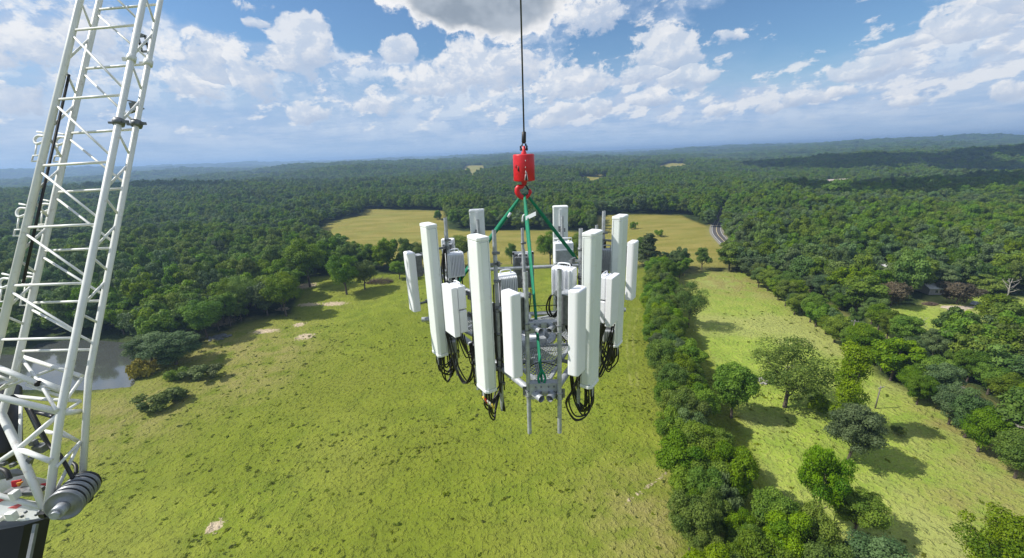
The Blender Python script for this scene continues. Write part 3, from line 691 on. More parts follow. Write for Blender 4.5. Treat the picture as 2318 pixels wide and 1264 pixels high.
    # heaped clouds: (px, py, half width, half height) in photograph pixels, edge gain
    CL = [(683, 108, 86, 88, 2.6), (900, 116, 46, 36, 2.2), (1345, 34, 100, 62, 1.3), (1510, 118, 108, 66, 2.2), (1565, 168, 84, 36, 2.6), (1470, 160, 80, 40, 2.0), (1290, 188, 124, 52, 2.0), (1090, 150, 150, 74, 1.8), (990, 185, 120, 46, 1.3),
          (1260, 262, 76, 22, 2.0), (1350, 245, 46, 26, 2.0), (1475, 226, 62, 26, 2.0), (700, 255, 66, 28, 1.6), (470, 130, 120, 64, 1.0), (560, 160, 80, 80, 1.1), (430, 190, 80, 50, 1.1), (860, 240, 90, 34, 1.0), (570, 14, 64, 16, .8), (580, 46, 40, 14, .8),
          (1950, 150, 120, 38, 1.6), (2030, 100, 110, 30, 1.5), (2180, 50, 170, 46, 1.6), (2250, 10, 150, 40, 1.4), (1815, 222, 64, 24, 1.8), (1905, 205, 54, 18, 1.6), (1625, 248, 38, 18, 1.8), (1740, 242, 44, 18, 1.6), (2290, 205, 54, 28, 1.6), (2240, 115, 60, 20, 1.4), (2060, 232, 64, 16, 1.3),
          (1650, 84, 90, 13, .8), (60, 100, 150, 90, .9), (40, 215, 80, 34, 1.1), (180, 60, 140, 60, .8)]
    E = None; T = None
    for (px, py, rx, ry, gain) in CL:
        v, e = ell(Bw if rx > 70 else Aw, px, py, rx, ry); e = e*gain; t = nt.vm('DOT_PRODUCT', v, (-.28, 1.0, 0.))
        if E is None: E, T = e, t
        else:
            g = nt.m('GREATER_THAN', e, E); m_ = nt.new('ShaderNodeMix', data_type='FLOAT'); nt.put(m_.inputs[0], g); nt.put(m_.inputs[2], T); nt.put(m_.inputs[3], t); T = V(nt, m_.outputs[0]); E = nt.m('MAXIMUM', E, e)
    den = nt.ss(nt.m('MINIMUM', E, 1.0)+(n-.5)*2.0+(fine-.5)*.55, .10, .52)
    tt = nt.ss(T+(n-.5)*1.3+(fine-.5)*.4, -.75, .55)
    col = nt.mix(tt, (.46*K, .55*K, .71*K), (.90*K, .905*K, .92*K)); col = nt.mix((1.0-relief)*.62, col, (.56*K, .65*K, .79*K))
    c = nt.mix(den*.80, c, col)
    # the big dark-bellied cloud overhead
    v, e = ell(Bw, 1085, -22, 232, 132); t = nt.vm('DOT_PRODUCT', v, (.05, 1.0, 0.))
    den = nt.ss(e*2.2+(n-.5)*1.0+(fine-.5)*.2, .02, .26); rim = nt.ss(e*1.5+(n-.5)*.35-nt.m('MAXIMUM', nt.m('MULTIPLY_ADD', az, -.10, -1.0), 0.)*.25, .08, .52)
    col = nt.mix(rim, (.93*K, .93*K, .94*K), nt.mix(nt.ss(nt.sep(wa)[1]+(n-.5)*.35, .32, .72), (.30*K, .36*K, .44*K), (.45*K, .51*K, .59*K)))
    c = nt.mix(den, c, col)
    c = nt.mix(nt.ss(el, -.3, 3.2, .70, 0.), c, (.40*K, .565*K, .79*K))
    c = nt.mix(nt.ss(el, -6., -1., 1., 0.), c, (.08*K, .12*K, .05*K))
    nt.put(bg.inputs[0], c); bg.inputs[1].default_value = .086
    w.cycles.sampling_method = 'MANUAL'; w.cycles.sample_map_resolution = 256
build_sky()
sl = bpy.data.lights.new('sun', 'SUN'); so = bpy.data.objects.new('sun', sl); COL.objects.link(so); sl.energy = 5.0; sl.angle = math.radians(.53); sl.color = (1, .965, .90)
_a = math.radians(SUN_AZ); _e = math.radians(SUN_EL); SD = Vector((math.sin(_a)*math.cos(_e), math.cos(_a)*math.cos(_e), math.sin(_e)))
so.rotation_euler = SD.to_track_quat('Z', 'Y').to_euler(); so.location = (0, 0, 300)

def build_haze():
    mb = MB(); top = H+60; mb.box((0, 14000, (top-60)/2), (62000, 66000, top+60)); m = bpy.data.materials.new('air'); m.use_nodes = True; n = m.node_tree; n.nodes.clear()
    o = n.nodes.new('ShaderNodeOutputMaterial'); v = n.nodes.new('ShaderNodeVolumePrincipled'); v.inputs['Color'].default_value = (.40, .60, .90, 1); v.inputs['Density'].default_value = HAZE; v.inputs['Anisotropy'].default_value = .2
    n.links.new(v.outputs[0], o.inputs['Volume']); ob = mb.build('haze', m); tag(ob, kind='stuff', label='faint blue summer haze over the far woodland', cat='haze')
HAZE = 1.8e-4
S.view_settings.exposure = .23
build_haze()

def clouds():
    """low heaped clouds added out of view up the sun side, to shade the far woods"""
    r = np.random.RandomState(8); m = simple('cloud_white', (.85, .86, .88), 1., spec=0., var=.02, scale=.01)
    for (px, py, sx, sy, alt) in ((2110, 368, 420, 190, 950), (2290, 432, 230, 110, 900), (455, 437, 160, 90, 950)):
        gx, gy = gp(px, py); c = Vector((gx, gy, 0))+SD*(alt/SD.z); mb = MB()
        for k in range(16):
            a = r.rand()*6.28; q = math.sqrt(r.rand()); ox, oy = math.cos(a)*q*sx, math.sin(a)*q*sy; rad = sy*(.25+.3*r.rand())*(1.2-.5*q)
            prof = [(rad*1.5*math.sin(t), rad*.55*(-math.cos(t) if t > 1.57 else -.25*math.cos(t))) for t in np.linspace(0.01, 3.13, 9)]
            mb.lathe(prof, c+Vector((ox, oy, r.rand()*30)), (0, 0, 1), 18)
        tag(mb.build('shade_cloud', m), kind='structure')  # unseen from the camera, added only for the shade it throws
clouds()
# ------------------------------------------------------------------ antenna platform hanging from the crane
def W(x, y, z): return Vector((x, y, z+H))
NL = Vector((-.83, -.56, 0)).normalized(); NR = Vector((.83, -.56, 0)).normalized(); NB = Vector((0, 1, 0))
def yaw(n): return math.atan2(-n.x, n.y)
def smooth_path(P, k=6):
    return [Vector(p) for p in catmull(np.array([list(p) for p in P], float), k)]
E_L = at_z(1226, 904, -3.2); E_R = at_z(1244, 903, -3.2)
LBc = W(-1.60, 8.02, -3.2); RBc = W(2.06, 8.16, -3.2)
PIPES = []
def build_platform():
    R = wthing('antenna_platform', 'three-sided galvanised steel antenna platform with gratings and upright pipes, slung on green straps', 'antenna platform', W(.33, 6.8, -3.25))
    def tube(a, b, r, name, mat='galv', n=16, par=None, hollow=False):
        mb = MB(); mb.tube([a, b], r, n, cap=not hollow); 
        if hollow:
            mb.tube([a, b], r*.86, n, cap=False); d = (b-a).normalized()
            for e, s in ((a, 1), (b, -1)): mb.tube([e+d*.25*s, e+d*.252*s], r*.86, n)
        return wpart(mb, name, MT[mat], R, par)
    up = Vector((0, 0, 1.0)); dl = (LBc-E_L).normalized(); dr = (RBc-E_R).normalized()
    for a, b in ((E_L, LBc+dl*.15), (E_R, RBc+dr*.15)):
        tube(a, b, .050, 'face_pipe', hollow=True)
        tube(a+up+(b-a).normalized()*.0, b+up, .036, 'guard_rail', hollow=True)
    tube(LBc+Vector((-.28, -.12, 0)), RBc+Vector((.28, -.12, 0)), .050, 'face_pipe', hollow=True)
    tube(LBc+Vector((-.2, -.10, 1.0)), RBc+Vector((.2, -.10, 1.0)), .036, 'guard_rail', hollow=True)
    # corner plates with bolts
    def plate(c, n, w, h, z, name='corner_plate'):
        t = Vector((-n.y, n.x, 0)); rot = Matrix((t, n, Vector((0, 0, 1)))).transposed(); mb = MB()
        mb.box(Vector((c.x, c.y, z+H)), (w, .012, h), rot); mb.box(Vector((c.x, c.y, z+H+h/2))-n*.05, (w, .11, .010), rot)
        for s in (-1, 1): mb.box(Vector((c.x, c.y, z+H-.08))+t*s*w*.40-n*.03, (.07, .012, h*1.2), rot)
        p = wpart(mb, name, MT['galv'], R)
        bo = MB()
        for sx in (-.3, -.12, .12, .3):
            for sz in (-.25, .25): bo.lathe([(0, .016), (.011, .016), (.013, 0)], Vector((c.x, c.y, z+H))+t*sx*w+Vector((0, 0, sz*h))+n*.008, n, 8)
        wpart(bo, 'bolt_row', MT['galv_dk'], R, None)
    F = (E_L+E_R)/2
    NF = Vector((0, -1, 0))
    plate(F+Vector((0, .12, 0)), NF, .42, .16, -3.12); plate(F+Vector((0, .14, 0)), NF, .40, .07, -2.18)
    plate(LBc+Vector((-.02, 0, 0)), Vector((-.83, .5, 0)).normalized(), .38, .16, -3.12); plate(RBc+Vector((.02, 0, 0)), Vector((.83, .5, 0)).normalized(), .38, .16, -3.12)
    plate(LBc+Vector((-.02, 0, 0)), Vector((-.83, .5, 0)).normalized(), .34, .07, -2.18); plate(RBc+Vector((.02, 0, 0)), Vector((.83, .5, 0)).normalized(), .34, .07, -2.18)
    # upright mount pipes
    pp = [((.175, 5.05), -1.44, -3.86), ((.595, 4.96), -1.40, -3.80)]
    for (x, y), zt, zb in [((-.23, 5.76), -1.02, -3.95), ((1.0, 5.80), -1.05, -3.95), ((-1.09, 6.98), -1.0, -3.98), ((1.62, 7.12), -1.0, -3.98),
                           ((-.66, 6.36), -1.45, -3.92), ((1.32, 6.44), -1.45, -3.92), ((-1.66, 7.86), -1.45, -3.85), ((2.12, 8.04), -1.45, -3.85),
                           ((-.62, 7.98), -1.2, -3.9), ((.24, 8.12), -1.42, -3.9), ((1.02, 8.03), -1.2, -3.9), ((1.72, 8.15), -1.42, -3.9), ((-1.28, 8.08), -1.42, -3.9), ((.22, 7.12), -1.62, -3.3)]:
        pp.append(((x, y), zt, zb))
    for (x, y), zt, zb in pp:
        p = tube(W(x, y, zb), W(x, y, zt), .030, 'mount_pipe', hollow=True)
        mb = MB(); c = Vector((x, y, 0)); 
        for z in (-2.2, -3.2):
            a = W(x, y, z); mb.box(a+Vector((0, .05, 0)), (.16, .010, .14)); 
            for dz in (-.045, .045): mb.tube(smooth_path([a+Vector((-.04, .06, dz)), a+Vector((-.04, -.02, dz)), a+Vector((0, -.042, dz)), a+Vector((.04, -.02, dz)), a+Vector((.04, .06, dz))], 4), .006, 6)
        wpart(mb, 'clamp', MT['galv_dk'], R, p)
        if zb > -3.9: continue
        m_ = MB()
        for zz_ in np.arange(zb+.5, zt-.25, .42): m_.tube([W(x, y, zz_-.02), W(x, y, zz_+.02)], .042, 10); m_.box(W(x+.045, y-.02, zz_), (.05, .03, .035))
        wpart(m_, 'strap_clamp', MT['galv_dk'], R, p)
        if zb < -3.9:
            rr_ = random.Random(int(x*100)+500)
            for q in range(3):
                m_ = MB(); a_ = rr_.uniform(0, 6.28); m_.tube(smooth_path([W(x+math.cos(a_+z_)*.05, y+math.sin(a_+z_*.7)*.06-.03, z_) for z_ in np.arange(zb+.35, zt-.5, .3)], 4), .010, 6); wpart(m_, 'pipe_cable', MT['black'], R, p)
    # hub, support arms, gratings
    hub = W(.33, 6.8, -3.3); mb = MB()
    mb.lathe([(.30, -.16), (.34, -.16), (.34, .16), (.30, .16), (.30, -.16)], hub, n=32); mb.lathe([(.34, .12), (.42, .12), (.42, .16), (.34, .16)], hub, n=32)
    wpart(mb, 'ring_mount', MT['galv'], R)
    for C_ in (F+Vector((0, .3, 0)), LBc, RBc):
        d = (C_-hub); d.z = 0; L_ = d.length; d.normalize(); t = Vector((-d.y, d.x, 0)); rot = Matrix((d, t, Vector((0, 0, 1)))).transposed()
        mb = MB(); mb.box(hub+d*(L_/2+.15), (L_-.3, .10, .10), rot); wpart(mb, 'support_arm', MT['galv'], R)
        # expanded-metal grating: real strips with open diamonds
        g = MB(); w0, w1 = .62, .10; l0, l1 = .40, L_-.12; n = 15
        o = hub+Vector((0, 0, .14))
        def P(u, v): return o+d*(l0+(l1-l0)*u)+t*(w0+(w1-w0)*u)*v
        def st(a, b, w, h=.012):
            e = (b-a).normalized(); s_ = Vector((-e.y, e.x, 0)); r_ = Matrix((e, s_, Vector((0, 0, 1)))).transposed(); g.box((a+b)/2, ((b-a).length, w, h), r_)
        N1 = 34
        for i in range(-N1, N1+1):
            for sgn in (-1, 1):
                # diagonal strips clipped to the trapezoid
                x0 = i*.058; pts = []
                for k in range(0, 61):
                    s_ = k/60*(l1-l0); vv = (x0+sgn*s_*.62); wid_ = w0+(w1-w0)*(s_/(l1-l0))
                    if abs(vv) <= wid_: pts.append(o+d*(l0+s_)+t*vv)
                if len(pts) > 3: st(pts[0], pts[-1], .016)
        st(P(0, -1), P(1, -1), .045, .05); st(P(0, 1), P(1, 1), .045, .05); st(P(0, -1), P(0, 1), .045, .05); st(P(1, -1), P(1, 1), .045, .05); st(P(.5, -1), P(.5, 1), .03, .03)
        for k in range(22): g.box(P(0, -1+2*(k+.5)/22)+Vector((0, 0, .04)), (.012, .03, .035))
        wpart(g, 'grating', MT['galv'], R)
    # thin cross ties near the front corner
    mb = MB(); mb.tube([W(.10, 5.15, -1.95), W(.62, 5.10, -1.93)], .006, 6)
    mb.tube(smooth_path([W(.18, 5.15, -2.86), W(.36, 5.25, -2.84), W(.60, 5.12, -2.84)]), .008, 6); wpart(mb, 'tie_wire', MT['black'], R)
build_platform()

def bracket(mb, y0, y1, z):
    mb.box((0, (y0+y1)/2, z), (.05, abs(y1-y0), .03)); mb.box((0, y1, z), (.13, .03, .07)); mb.box((0, y0, z), (.10, .02, .09))
    for s in (-1, 1): mb.tube([(s*.05, y1-.05, z), (s*.05, y1+.03, z)], .007, 6)
def big_antenna(x, y, zt, n, label, h=2.38, w=.33, d=.18, loops=1, side=1, group=None, ret=True):
    t = thing('panel_antenna', label, 'panel antenna', W(x, y, zt-h), yaw(n), group)
    pl = [(-w/2, -d/2), (w/2, -d/2), (w/2, d*.22), (w*.38, d/2), (-w*.38, d/2), (-w/2, d*.22)]
    ra = bevel(MB().prism(pl, .05, h-.055).build('radome', MT['radome'], t), .012, 2)
    pc = [(a*1.03, b*1.05) for a, b in pl]
    cp = bevel(MB().prism(pc, h-.058, h).build('top_cap', MT['radome_cap'], t), .014, 2); bevel(MB().prism(pc, 0, .052).build('bottom_cap', MT['radome_cap'], t), .01, 2)
    sm = MB()
    for s_ in (-1, 1): sm.box((s_*w/2, -d*.36, h/2), (.005, .006, h-.13))
    for z_ in (.07, h-.07): sm.box((0, 0, z_), (w*1.004, d*.72, .005))
    sm.build('seam_strip', MT['galv'], ra)
    MB().box((side*w*.502, -.02, h*.22), (.004, .06, .09)).build('rating_label', MT['galv'], ra)
    mb = MB(); mb.box((0, -d/2-.012, h/2), (.055, .026, h-.12)); mb.build('back_rail', MT['radome_cap'], t)
    for z in (.28, h-.45):
        m_ = MB(); bracket(m_, -d/2-.02, -.30, z); m_.build('mount_bracket', MT['galv_dk'], t)
    cn = [(-.10, .02), (-.04, .03), (.03, .03), (.09, .02), (-.07, -.045), (.0, -.05), (.07, -.045)]
    m_ = MB()
    for a, b in cn: m_.tube([(a, b, .0), (a, b, -.07)], .016, 8)
    m_.build('connector_row', MT['black'], t)
    if ret:
        m_ = MB(); m_.box((side*.02, .03, -.13), (.05, .035, .17)); m_.build('tilt_motor', MT['galv'], t)
    rr = random.Random(int(x*1000))
    for k in range(7*loops):
        a, b = cn[k % len(cn)]; dp = rr.uniform(.30, .56) if k % 5 else .62; sx = side*rr.uniform(.03, .20)
        s0 = Vector((a, b, -.06)); p = [s0, s0+Vector((rr.uniform(-.02, .02), 0, -dp*.55)), Vector((a*.6+sx*.4, -.10-rr.random()*.06, -dp)), Vector((sx*.9, -.27, -dp*.70)), Vector((sx*.55, -.34, -.02)), Vector((sx*.4+side*.02, -.36+rr.uniform(-.03, .03), .55+rr.random()*.3))]
        m_ = MB(); m_.tube(smooth_path(p, 7), .0135, 7); m_.build('jumper_cable', MT['black'], t)
    return t
def small_antenna(x, y, zt, n, label, h=1.20, w=.27, d=.155, side=1, box=True):
    t = thing('small_panel_antenna', label, 'panel antenna', W(x, y, zt-h), yaw(n))
    pl = [(-w/2, -d/2), (w/2, -d/2), (w/2, d*.25), (w*.40, d/2), (-w*.40, d/2), (-w/2, d*.25)]
    o = bevel(MB().prism(pl, 0, h).build('radome', MT['radome_w'], t), .035, 4)
    m_ = MB()
    for k in range(7): m_.box((side*w*.50, -d*.30, .12+k*(h-.24)/6), (.012, .02, .035))
    m_.build('edge_clips', MT['galv_dk'], t)
    for z in (.12, h-.10):
        m_ = MB(); bracket(m_, -d/2-.01, -.27, z); m_.build('mount_bracket', MT['galv_dk'], t)
    if box:
        b = bevel(MB().box((0, -d/2-.075, h-.30), (.17, .13, .42)).build('rear_housing', MT['galv_dk'], t), .01)
        MB().box((0, -d/2-.075, h-.085), (.19, .15, .012)).build('housing_lid', MT['galv'], b)
    return t
def radio(x, y, zc, n, label, w=.32, h=.50, d=.20, dark=False, cables=4, fins=9, tilt=0.):
    t = thing('radio_unit', label, 'radio unit', W(x, y, zc-h/2), yaw(n))
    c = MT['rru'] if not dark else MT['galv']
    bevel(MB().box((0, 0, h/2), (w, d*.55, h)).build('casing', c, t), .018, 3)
    m_ = MB()
    for k in range(fins):
        u = (k+.5)/fins-.5
        m_.box((u*w*.92, d*.36, h*.5), (.008, d*.28, h*.90)); 
    for k in range(5): m_.box((0, -d*.30, h*(.14+.18*k)), (w*.9, d*.10, .035))
    m_.build('cooling_fins', c, t)
    hd = MB(); hd.tube(smooth_path([(-w*.25, 0, h-.01), (-w*.24, 0, h+.05), (w*.24, 0, h+.05), (w*.25, 0, h-.01)], 4), .010, 8); hd.build('carry_handle', c, t)
    m_ = MB()
    for k in range(cables): m_.tube([(-w*.36+w*.72*k/max(1, cables-1), 0, .0), (-w*.36+w*.72*k/max(1, cables-1), 0, -.06)], .018, 8)
    m_.build('connector_row', MT['black'], t)
    rr = random.Random(int(x*777+zc*100))
    for k in range(cables):
        u = -w*.36+w*.72*k/max(1, cables-1)
        m_ = MB(); m_.tube(smooth_path([(u, 0, -.05), (u+rr.uniform(-.02, .02), .02, -.22), (u*.5+rr.uniform(-.06, .06), -.06, -.40), (rr.uniform(-.05, .05), -.14, -.52-rr.random()*.1), (rr.uniform(-.04, .04), -.22, -.30), (rr.uniform(-.03, .03), -.24, .05)], 6), .011, 7); m_.build('fibre_cable', MT['black'], t)
    m_ = MB(); m_.box((0, -d*.27-.06, h*.6), (.10, .12, .22)); m_.build('mount_bracket', MT['galv_dk'], t)
    return t
def box_antenna(x, y, zt, n, label, h=.82, w=.35, d=.10, backs=2):
    t = thing('box_antenna', label, 'box antenna', W(x, y, zt-h), yaw(n))
    bevel(MB().box((0, .05, h/2), (w, d, h)).build('radome', MT['radome_w'], t), .012, 2)
    for k in range(backs):
        hh = h*(.46 if backs == 2 else .86); z0 = (.03+k*h*.49) if backs == 2 else h*.06
        b = bevel(MB().box((0, -.09, z0+hh/2), (w*.82, .14, hh)).build('radio_housing', MT['rru'] if backs == 2 else MT['galv_dk'], t), .015, 2)
        hd = MB(); hd.tube(smooth_path([(-.09, -.09, z0+hh), (-.085, -.09, z0+hh+.045), (.085, -.09, z0+hh+.045), (.09, -.09, z0+hh)], 4), .009, 6)
        if k == backs-1: hd.build('carry_handle', MT['rru'], t)
    if backs == 1:
        m_ = MB()
        for s in (-1, 1): m_.box((s*(w/2-.02), -.02, h/2), (.035, .12, h))
        m_.box((0, -.02, h-.015), (w, .12, .03)); m_.build('frame_channel', MT['galv'], t)
        m_ = MB(); bracket(m_, -.16, -.27, h*.75); bracket(m_, -.16, -.27, h*.3); m_.build('mount_bracket', MT['galv'], t)
    else:
        m_ = MB(); bracket(m_, -.17, -.28, h*.75); bracket(m_, -.17, -.28, h*.3); m_.build('mount_bracket', MT['galv_dk'], t)
    rr = random.Random(int(x*99))
    for k in range(5):
        u = -.14+.07*k; m_ = MB()
        m_.tube(smooth_path([(u, -.08, .0), (u, -.09, -.12), (u*.6, -.20, -.42-rr.random()*.2), (u*.3+rr.uniform(-.05, .05), -.30, -.30), (rr.uniform(-.04, .04), -.34, .1)], 6), .011, 7); m_.build('jumper_cable', MT['black'], t)
    return t
big_antenna(-.455, 5.60, -1.06, NL, 'tall white panel antenna nearest the front left, its cable loops hanging lowest of all', side=1)
big_antenna(1.14, 5.62, -1.06, NR, 'tall white panel antenna nearest the front right, with slanting shadows on its lower half', side=-1, loops=1)
big_antenna(-1.36, 6.82, -1.06, NL, 'tall white panel antenna farther left, beside the leftmost small antenna', side=1)
big_antenna(1.87, 6.96, -1.06, NR, 'tall white panel antenna at the far right, beside the rightmost small antenna', side=-1)
big_antenna(*at_z(1079, 474, -1.08)[:2], -1.08, NB, 'tall rear panel antenna showing its railed back above the front left antenna', side=1, w=.30, ret=False)
big_antenna(*at_z(1268, 466, -1.06)[:2], -1.06, NB, 'tall rear panel antenna showing its railed back, standing behind the grey-fronted radio', side=1, w=.30, ret=False)
small_antenna(-.03, 5.05, -1.70, NL, 'short rounded white antenna nearest the front corner on the left')
small_antenna(.83, 4.97, -1.66, NR, 'short rounded white antenna nearest the front corner on the right', side=-1)
small_antenna(-1.96, 7.76, -1.74, NL, 'short rounded white antenna at the extreme left of the platform', h=1.2)
small_antenna(2.40, 7.93, -1.72, NR, 'short rounded white antenna at the extreme right of the platform', h=1.2, side=-1)
small_antenna(1.78, 8.42, -1.60, NB, 'short grey-backed antenna at the rear right, glimpsed between two tall antennas', h=1.1)
small_antenna(-1.28, 8.34, -1.62, NB, 'short antenna at the rear left, half hidden by the farther left tall antenna', h=1.1)
box_antenna(-.94, 6.16, -1.93, NL, 'square white box antenna between the two tall left antennas')
box_antenna(1.56, 6.28, -1.90, NR, 'square white box antenna with two stacked rear housings on the right side')
box_antenna(.25, 8.40, -1.98, NB, 'box antenna at the rear centre showing its dark framed back', backs=1, h=.78, w=.44)
def R_px(px, py, y): p = at_y(px, py, y); return p.x, p.y, p.z-H
radio(*R_px(1030, 599, 7.05), Vector((.45, -.9, 0)).normalized(), 'white finned radio unit right of the farther left tall antenna', w=.30, h=.44, d=.26, fins=10)
radio(*R_px(1146, 655, 5.95), Vector((.35, -.9, 0)).normalized(), 'white finned radio unit right behind the tall front left antenna', w=.30, h=.50, d=.28, fins=10)
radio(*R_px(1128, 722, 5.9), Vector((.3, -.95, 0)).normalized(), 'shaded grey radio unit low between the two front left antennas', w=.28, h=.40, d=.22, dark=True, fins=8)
radio(*R_px(1277, 636, 5.75), Vector((-.5, -.85, 0)).normalized(), 'white ribbed radio unit just left of the short front right antenna', w=.34, h=.42, d=.30, cables=6, fins=5)
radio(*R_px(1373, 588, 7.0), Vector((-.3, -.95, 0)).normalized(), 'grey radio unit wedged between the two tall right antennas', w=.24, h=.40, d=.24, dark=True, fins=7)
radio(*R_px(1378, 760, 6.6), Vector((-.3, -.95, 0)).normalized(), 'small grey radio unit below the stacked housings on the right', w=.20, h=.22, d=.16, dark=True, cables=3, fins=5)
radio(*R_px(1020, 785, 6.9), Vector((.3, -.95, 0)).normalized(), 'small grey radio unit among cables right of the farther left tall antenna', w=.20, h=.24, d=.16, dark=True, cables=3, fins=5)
radio(*R_px(1218, 745, 6.75), Vector((.1, -1, 0)).normalized(), 'small white radio unit low in the middle beside the near green strap', w=.22, h=.26, d=.16, cables=3, fins=5)
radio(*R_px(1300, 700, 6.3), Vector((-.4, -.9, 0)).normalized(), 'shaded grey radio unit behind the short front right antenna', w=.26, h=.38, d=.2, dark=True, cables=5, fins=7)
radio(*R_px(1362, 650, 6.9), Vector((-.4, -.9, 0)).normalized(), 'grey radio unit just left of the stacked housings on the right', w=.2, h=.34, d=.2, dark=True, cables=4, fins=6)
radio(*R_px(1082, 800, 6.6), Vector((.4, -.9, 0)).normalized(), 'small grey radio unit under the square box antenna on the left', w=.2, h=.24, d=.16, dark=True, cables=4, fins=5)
def front_radio():
    x, y, z = R_px(1275, 572, 7.75)
    t = thing('radio_unit', 'grey-fronted white radio unit high at the back under the crossing green strap', 'radio unit', W(x, y, z-.22), yaw(Vector((.05, -1, 0))))
    bevel(MB().box((0, 0, .22), (.36, .20, .42)).build('casing', MT['rru'], t), .02, 3)
    MB().box((0, .103, .17), (.31, .006, .22)).build('grey_panel', MT['galv'], t)
    m_ = MB(); m_.box((0, .09, .29), (.345, .04, .012)); m_.box((0, .09, .05), (.345, .04, .012)); m_.build('trim_bar', MT['rru'], t)
    m_ = MB()
    for k in range(3): m_.lathe([(.022, 0), (.020, .03), (0, .034)], (-.10+.1*k, .02, .43), (0, .3, 1), 12)
    m_.build('lifting_lug', MT['rru'], t)
    m_ = MB(); m_.tube([(-.17, -.06, .43), (-.17, -.06, .49), (.17, -.06, .49), (.17, -.06, .43)], .011, 6); m_.build('carry_handle', MT['rru'], t)
    for k in range(7):
        u = -.15+.05*k; m_ = MB(); m_.tube(smooth_path([(u, .03, .01), (u, .04, -.12), (u*.7, 0, -.30), (u*.5, -.05, -.5)], 5), .013, 7); m_.build('fibre_cable', MT['black'], t)
front_radio()
def hub_gear():
    p = at_y(1203, 778, 6.5)
    t = thing('junction_box', 'silver junction box with riveted side on the platform centre', 'junction box', p+Vector((0, 0, -.14)), .3)
    b = bevel(MB().box((0, 0, .14), (.46, .30, .26)).build('box_body', MT['galv'], t), .02)
    bevel(MB().box((-.06, 0, .285), (.30, .26, .03)).build('box_lid', MT['radome_w'], t), .008)
    m_ = MB()
    for k in range(4): m_.box((.234, -.1+.066*k, .14), (.008, .03, .20), Matrix.Rotation(.5, 3, 'X'))
    m_.build('rib_plate', MT['rru'], t)
    p = at_y(1176, 716, 6.7)
    t = thing('surge_box', 'white-lidded black surge box behind the short front left antenna', 'surge box', p+Vector((0, 0, -.16)))
    MB().lathe([(0, 0), (.17, 0), (.18, .02), (.18, .14), (0, .14)], (0, 0, 0), n=24).build('drum', MT['black'], t)
    MB().lathe([(.20, .14), (.21, .15), (.16, .185), (0, .20)], (0, 0, 0), n=24).build('lid', MT['radome_w'], t)
    m_ = MB(); m_.tube([(0, 0, -.3), (0, 0, 0)], .04, 10); m_.build('stem', MT['galv'], t)
    # bundles of trunk cable looping through the frame
    rr = random.Random(4)
    def bundle(lab, pts, n, sp, r=.012):
        P0 = pts[0]; R = wthing('cable_bundle', lab, 'cable bundle', P0)
        for k in range(n):
            off = Vector((rr.uniform(-sp, sp), rr.uniform(-sp, sp), rr.uniform(-sp, sp)*.6)); m_ = MB()
            m_.tube(smooth_path([p+off*(1 if 0 < i < len(pts)-1 else .5)+Vector((rr.uniform(-sp, sp), 0, rr.uniform(-sp, sp)))*.6 for i, p in enumerate(pts)], 6), r, 7); wpart(m_, 'cable', MT['black'], R)
        return R
    bundle('black cables crossing from the left box antenna to the big loop by its pipe', [at_y(1012, 750, 6.6), at_y(1022, 790, 6.6), at_y(1035, 840, 6.5), at_y(1056, 866, 6.4), at_y(1072, 830, 6.35), at_y(1066, 775, 6.35)], 4, .035)
    bundle('black cables swinging below the short front right antenna', [at_y(1312, 845, 5.3), at_y(1300, 880, 5.35), at_y(1284, 915, 5.4), at_y(1302, 948, 5.45), at_y(1330, 940, 5.5), at_y(1342, 900, 5.55)], 3, .03)
    bundle('black cables hanging down the right side pipe under the stacked housings', [at_y(1388, 735, 6.5), at_y(1380, 775, 6.5), at_y(1368, 820, 6.45), at_y(1352, 850, 6.4), at_y(1342, 800, 6.3)], 4, .04)
    bundle('black cables dropping from the white ribbed radio into a loop', [at_y(1262, 668, 5.8), at_y(1246, 670, 5.9), at_y(1241, 700, 6.0), at_y(1252, 718, 6.0), at_y(1268, 700, 6.0)], 3, .02)
    bundle('thick black cables in the shade between the front left antennas', [at_y(1142, 690, 5.9), at_y(1130, 740, 5.9), at_y(1128, 800, 5.8), at_y(1132, 870, 5.8), at_y(1140, 930, 5.75)], 6, .035, .013)
    bundle('small loop of cable under the right grating seen against the grass', [at_y(1262, 752, 6.6), at_y(1274, 765, 6.6), at_y(1284, 780, 6.6), at_y(1272, 786, 6.6), at_y(1266, 768, 6.6)], 2, .01, .009)
    bundle('black cables strung behind the far right tall antenna', [at_y(1374, 600, 7.2), at_y(1390, 640, 7.2), at_y(1378, 700, 7.0), at_y(1386, 740, 7.0)], 3, .03)
    bundle('dark cables bunched behind the farther left tall antenna', [at_y(1006, 560, 7.2), at_y(1002, 620, 7.2), at_y(1008, 680, 7.1), at_y(1012, 740, 7.0), at_y(1004, 800, 7.0)], 4, .03)
    # coloured tape ends at the foot of the front left antenna
    t = wthing('marker_tape', 'twist of yellow and red marking tape below the front left antenna', 'tape', at_y(1100, 905, 5.5))
    for k, (mm, dx) in enumerate((('yellow', 0), ('red', 4), ('ltape', 9), ('ltape', 14), ('yellow', 19))):
        m_ = MB(); m_.tube([at_y(1093+dx, 898+k*4, 5.45), at_y(1099+dx, 908+k*4, 5.45)], .017, 8); wpart(m_, 'tape_wrap', MT[mm], t)
hub_gear()

